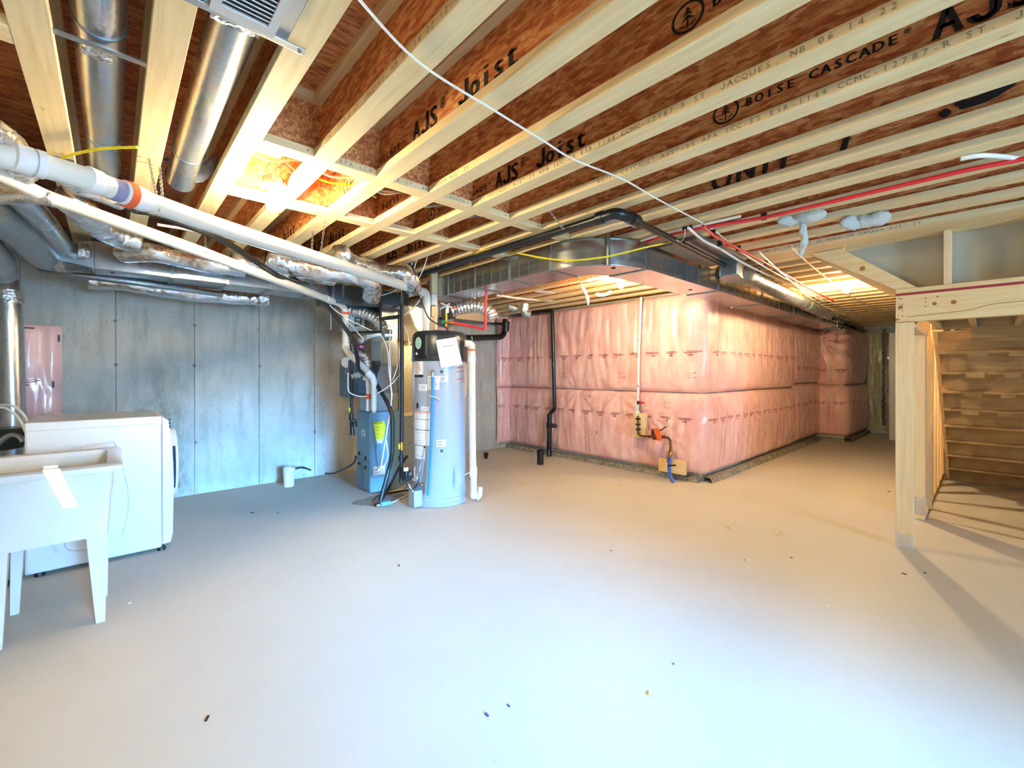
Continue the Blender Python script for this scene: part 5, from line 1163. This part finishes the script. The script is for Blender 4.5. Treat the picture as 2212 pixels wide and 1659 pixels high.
for (xt, xb, yt, yb) in ((-.017,-.028,3.05,3.075),(-.017,-.02,3.42,3.42),(-.355,-.375,3.05,3.075),(-.34,-.365,3.42,3.48)):
    leg(xt, xb, yt, yb, .082 if yt < 3.2 else .05).build('leg', M['tub'], tb, smooth=False, bevel=.003)
fa = thing('faucet', 'chrome swan neck faucet at the left end of the laundry tub', 'faucet', px(-5,965,d=2.95))
MB().tube(P([(-30,975),(-5,960),(15,943),(32,940),(45,946),(50,954)], d=2.95), [.016,.016,.015,.014,.014,.016], 14, smooth=5).build('spout', M['chrome'], fa)
MB().lathe([(.03,0),(.03,.03),(.02,.05)], px(-20,985,d=2.95), n=18).build('base', M['chrome'], fa)
cable('hose', 'beige washer supply hose arching at the left, outer loop', P([(-20,876),(20,875),(40,885),(56,905),(60,930),(56,960),(53,985)], d=3.28), .009, 'cable', 'hose')
cable('hose', 'beige washer supply hose arching at the left, inner loop', P([(-20,880),(10,881),(30,893),(44,910),(54,930),(62,950),(64,985)], d=3.22), .009, 'cable', 'hose')
wbx = thing('washer_outlet_box', 'white washer outlet box with red mark at the left picture edge', 'box', px(0,880,d=3.4))
q = px(-2,882,d=3.4); MB().box(q-Vector((.08,.02,.07)), q+Vector((.055,.02,.085))).build('box', M['white'], wbx, bevel=.006)
MB().box(px(0,886,d=3.37)-Vector((.01,.003,.006)), px(0,886,d=3.37)+Vector((.006,.003,.006))).build('red_mark', M['redl'], wbx)
tag(MB().lathe([(0,.0),(.10,.02),(.155,.08),(.16,.13),(.12,.17),(0,.18)], px(10,945,d=3.25)-Vector((0,0,.10)), (0,0,1), 24).build('plastic_bag', M['granite'], origin=px(10,945,d=3.25)), 'dark green plastic bucket shape behind the faucet', 'bucket')
tag(MB().lathe([(.035,0),(.04,.015),(.034,.05),(.022,.06),(.022,.10)], px(2,1290,d=2.6), (.2,-.3,1), 18).build('drain_trap', M['abs'], origin=px(2,1290,d=2.6)), 'black and clear drain trap nut under the tub at the left edge', 'drain fitting')
# small debris chips on the floor
chips = [(447,1553,.012),(862,1222,.01),(545,1108,.016),(600,1108,.007),(1320,1190,.006),(1052,1545,.010),(1098,1525,.008),(1405,1500,.012),(1455,1435,.005),(1953,1240,.012),(1998,1238,.008),(1920,1062,.012),(280,1303,.008),(1788,1310,.008),(1608,1210,.005),(1710,1205,.006)]
mats_ = [M['ink'],M['ink'],M['ink'],M['iron'],M['ink'],M['blue'],M['blue'],M['steel'],M['ink'],M['copper'],M['ink'],M['ink'],M['paper'],M['paper'],M['ink'],M['ink']]
for i, (u, v, s) in enumerate(chips):
    q = px(u, v, z=0); a = random.uniform(0, PI)
    o = MB().obox(q+Vector((0,0,.0022)), (s*math.cos(a),s*math.sin(a),0), (-s*.35*math.sin(a),s*.35*math.cos(a),0), (0,0,.002)).build('debris_chip', mats_[i], origin=q)
    tag(o, ['dark chip on the floor in the lower left foreground', 'dark fleck on the floor straight ahead, below the water heater', 'long dark fleck on the floor between the washer and the furnace', 'dark speck just right of the long fleck near the concrete wall', 'dark speck on the floor below the water meter', 'blue shred in the near foreground, the left one of two', 'blue shred in the near foreground, the right one of two', 'grey crumb in the near foreground right of the blue shreds', 'tiny dark speck beyond the grey crumb in the foreground', 'brown chip on the floor just left of the post shadow', 'dark chip lying inside the post shadow', 'thin dark sliver on the floor left of the post', 'white flake on the floor in front of the tub leg', 'pale flake on the floor left of the post shadow', 'tiny dark speck left of the right muddy footprint', 'tiny dark speck below the right muddy footprint'][i], 'chip', 'debris chips scattered over the floor')
for i, (u, v) in enumerate(((1130,1045),(1340,1050),(1565,1143),(1680,1152))):
    q = px(u, v, z=0); mb = MB()
    for k in range(9):
        a = .5+.3*random.random(); c = q+Vector((random.uniform(-.07,.07), random.uniform(-.04,.04), .0006))
        mb.obox(c, (.02*math.cos(a),.02*math.sin(a),0), (-.003*math.sin(a),.003*math.cos(a),0), (0,0,.0004))
    o = mb.build('muddy_footprint', plain('ochre_mud','#c9a552',.9), origin=q); tag(o, ('faint muddy scuff on the floor beside the black pipe stub','faint muddy scuff on the floor below the copper pipe','ochre muddy footprint in front of the bay corner','ochre muddy footprint to the right of the other, nearer the post')[i], 'mark')
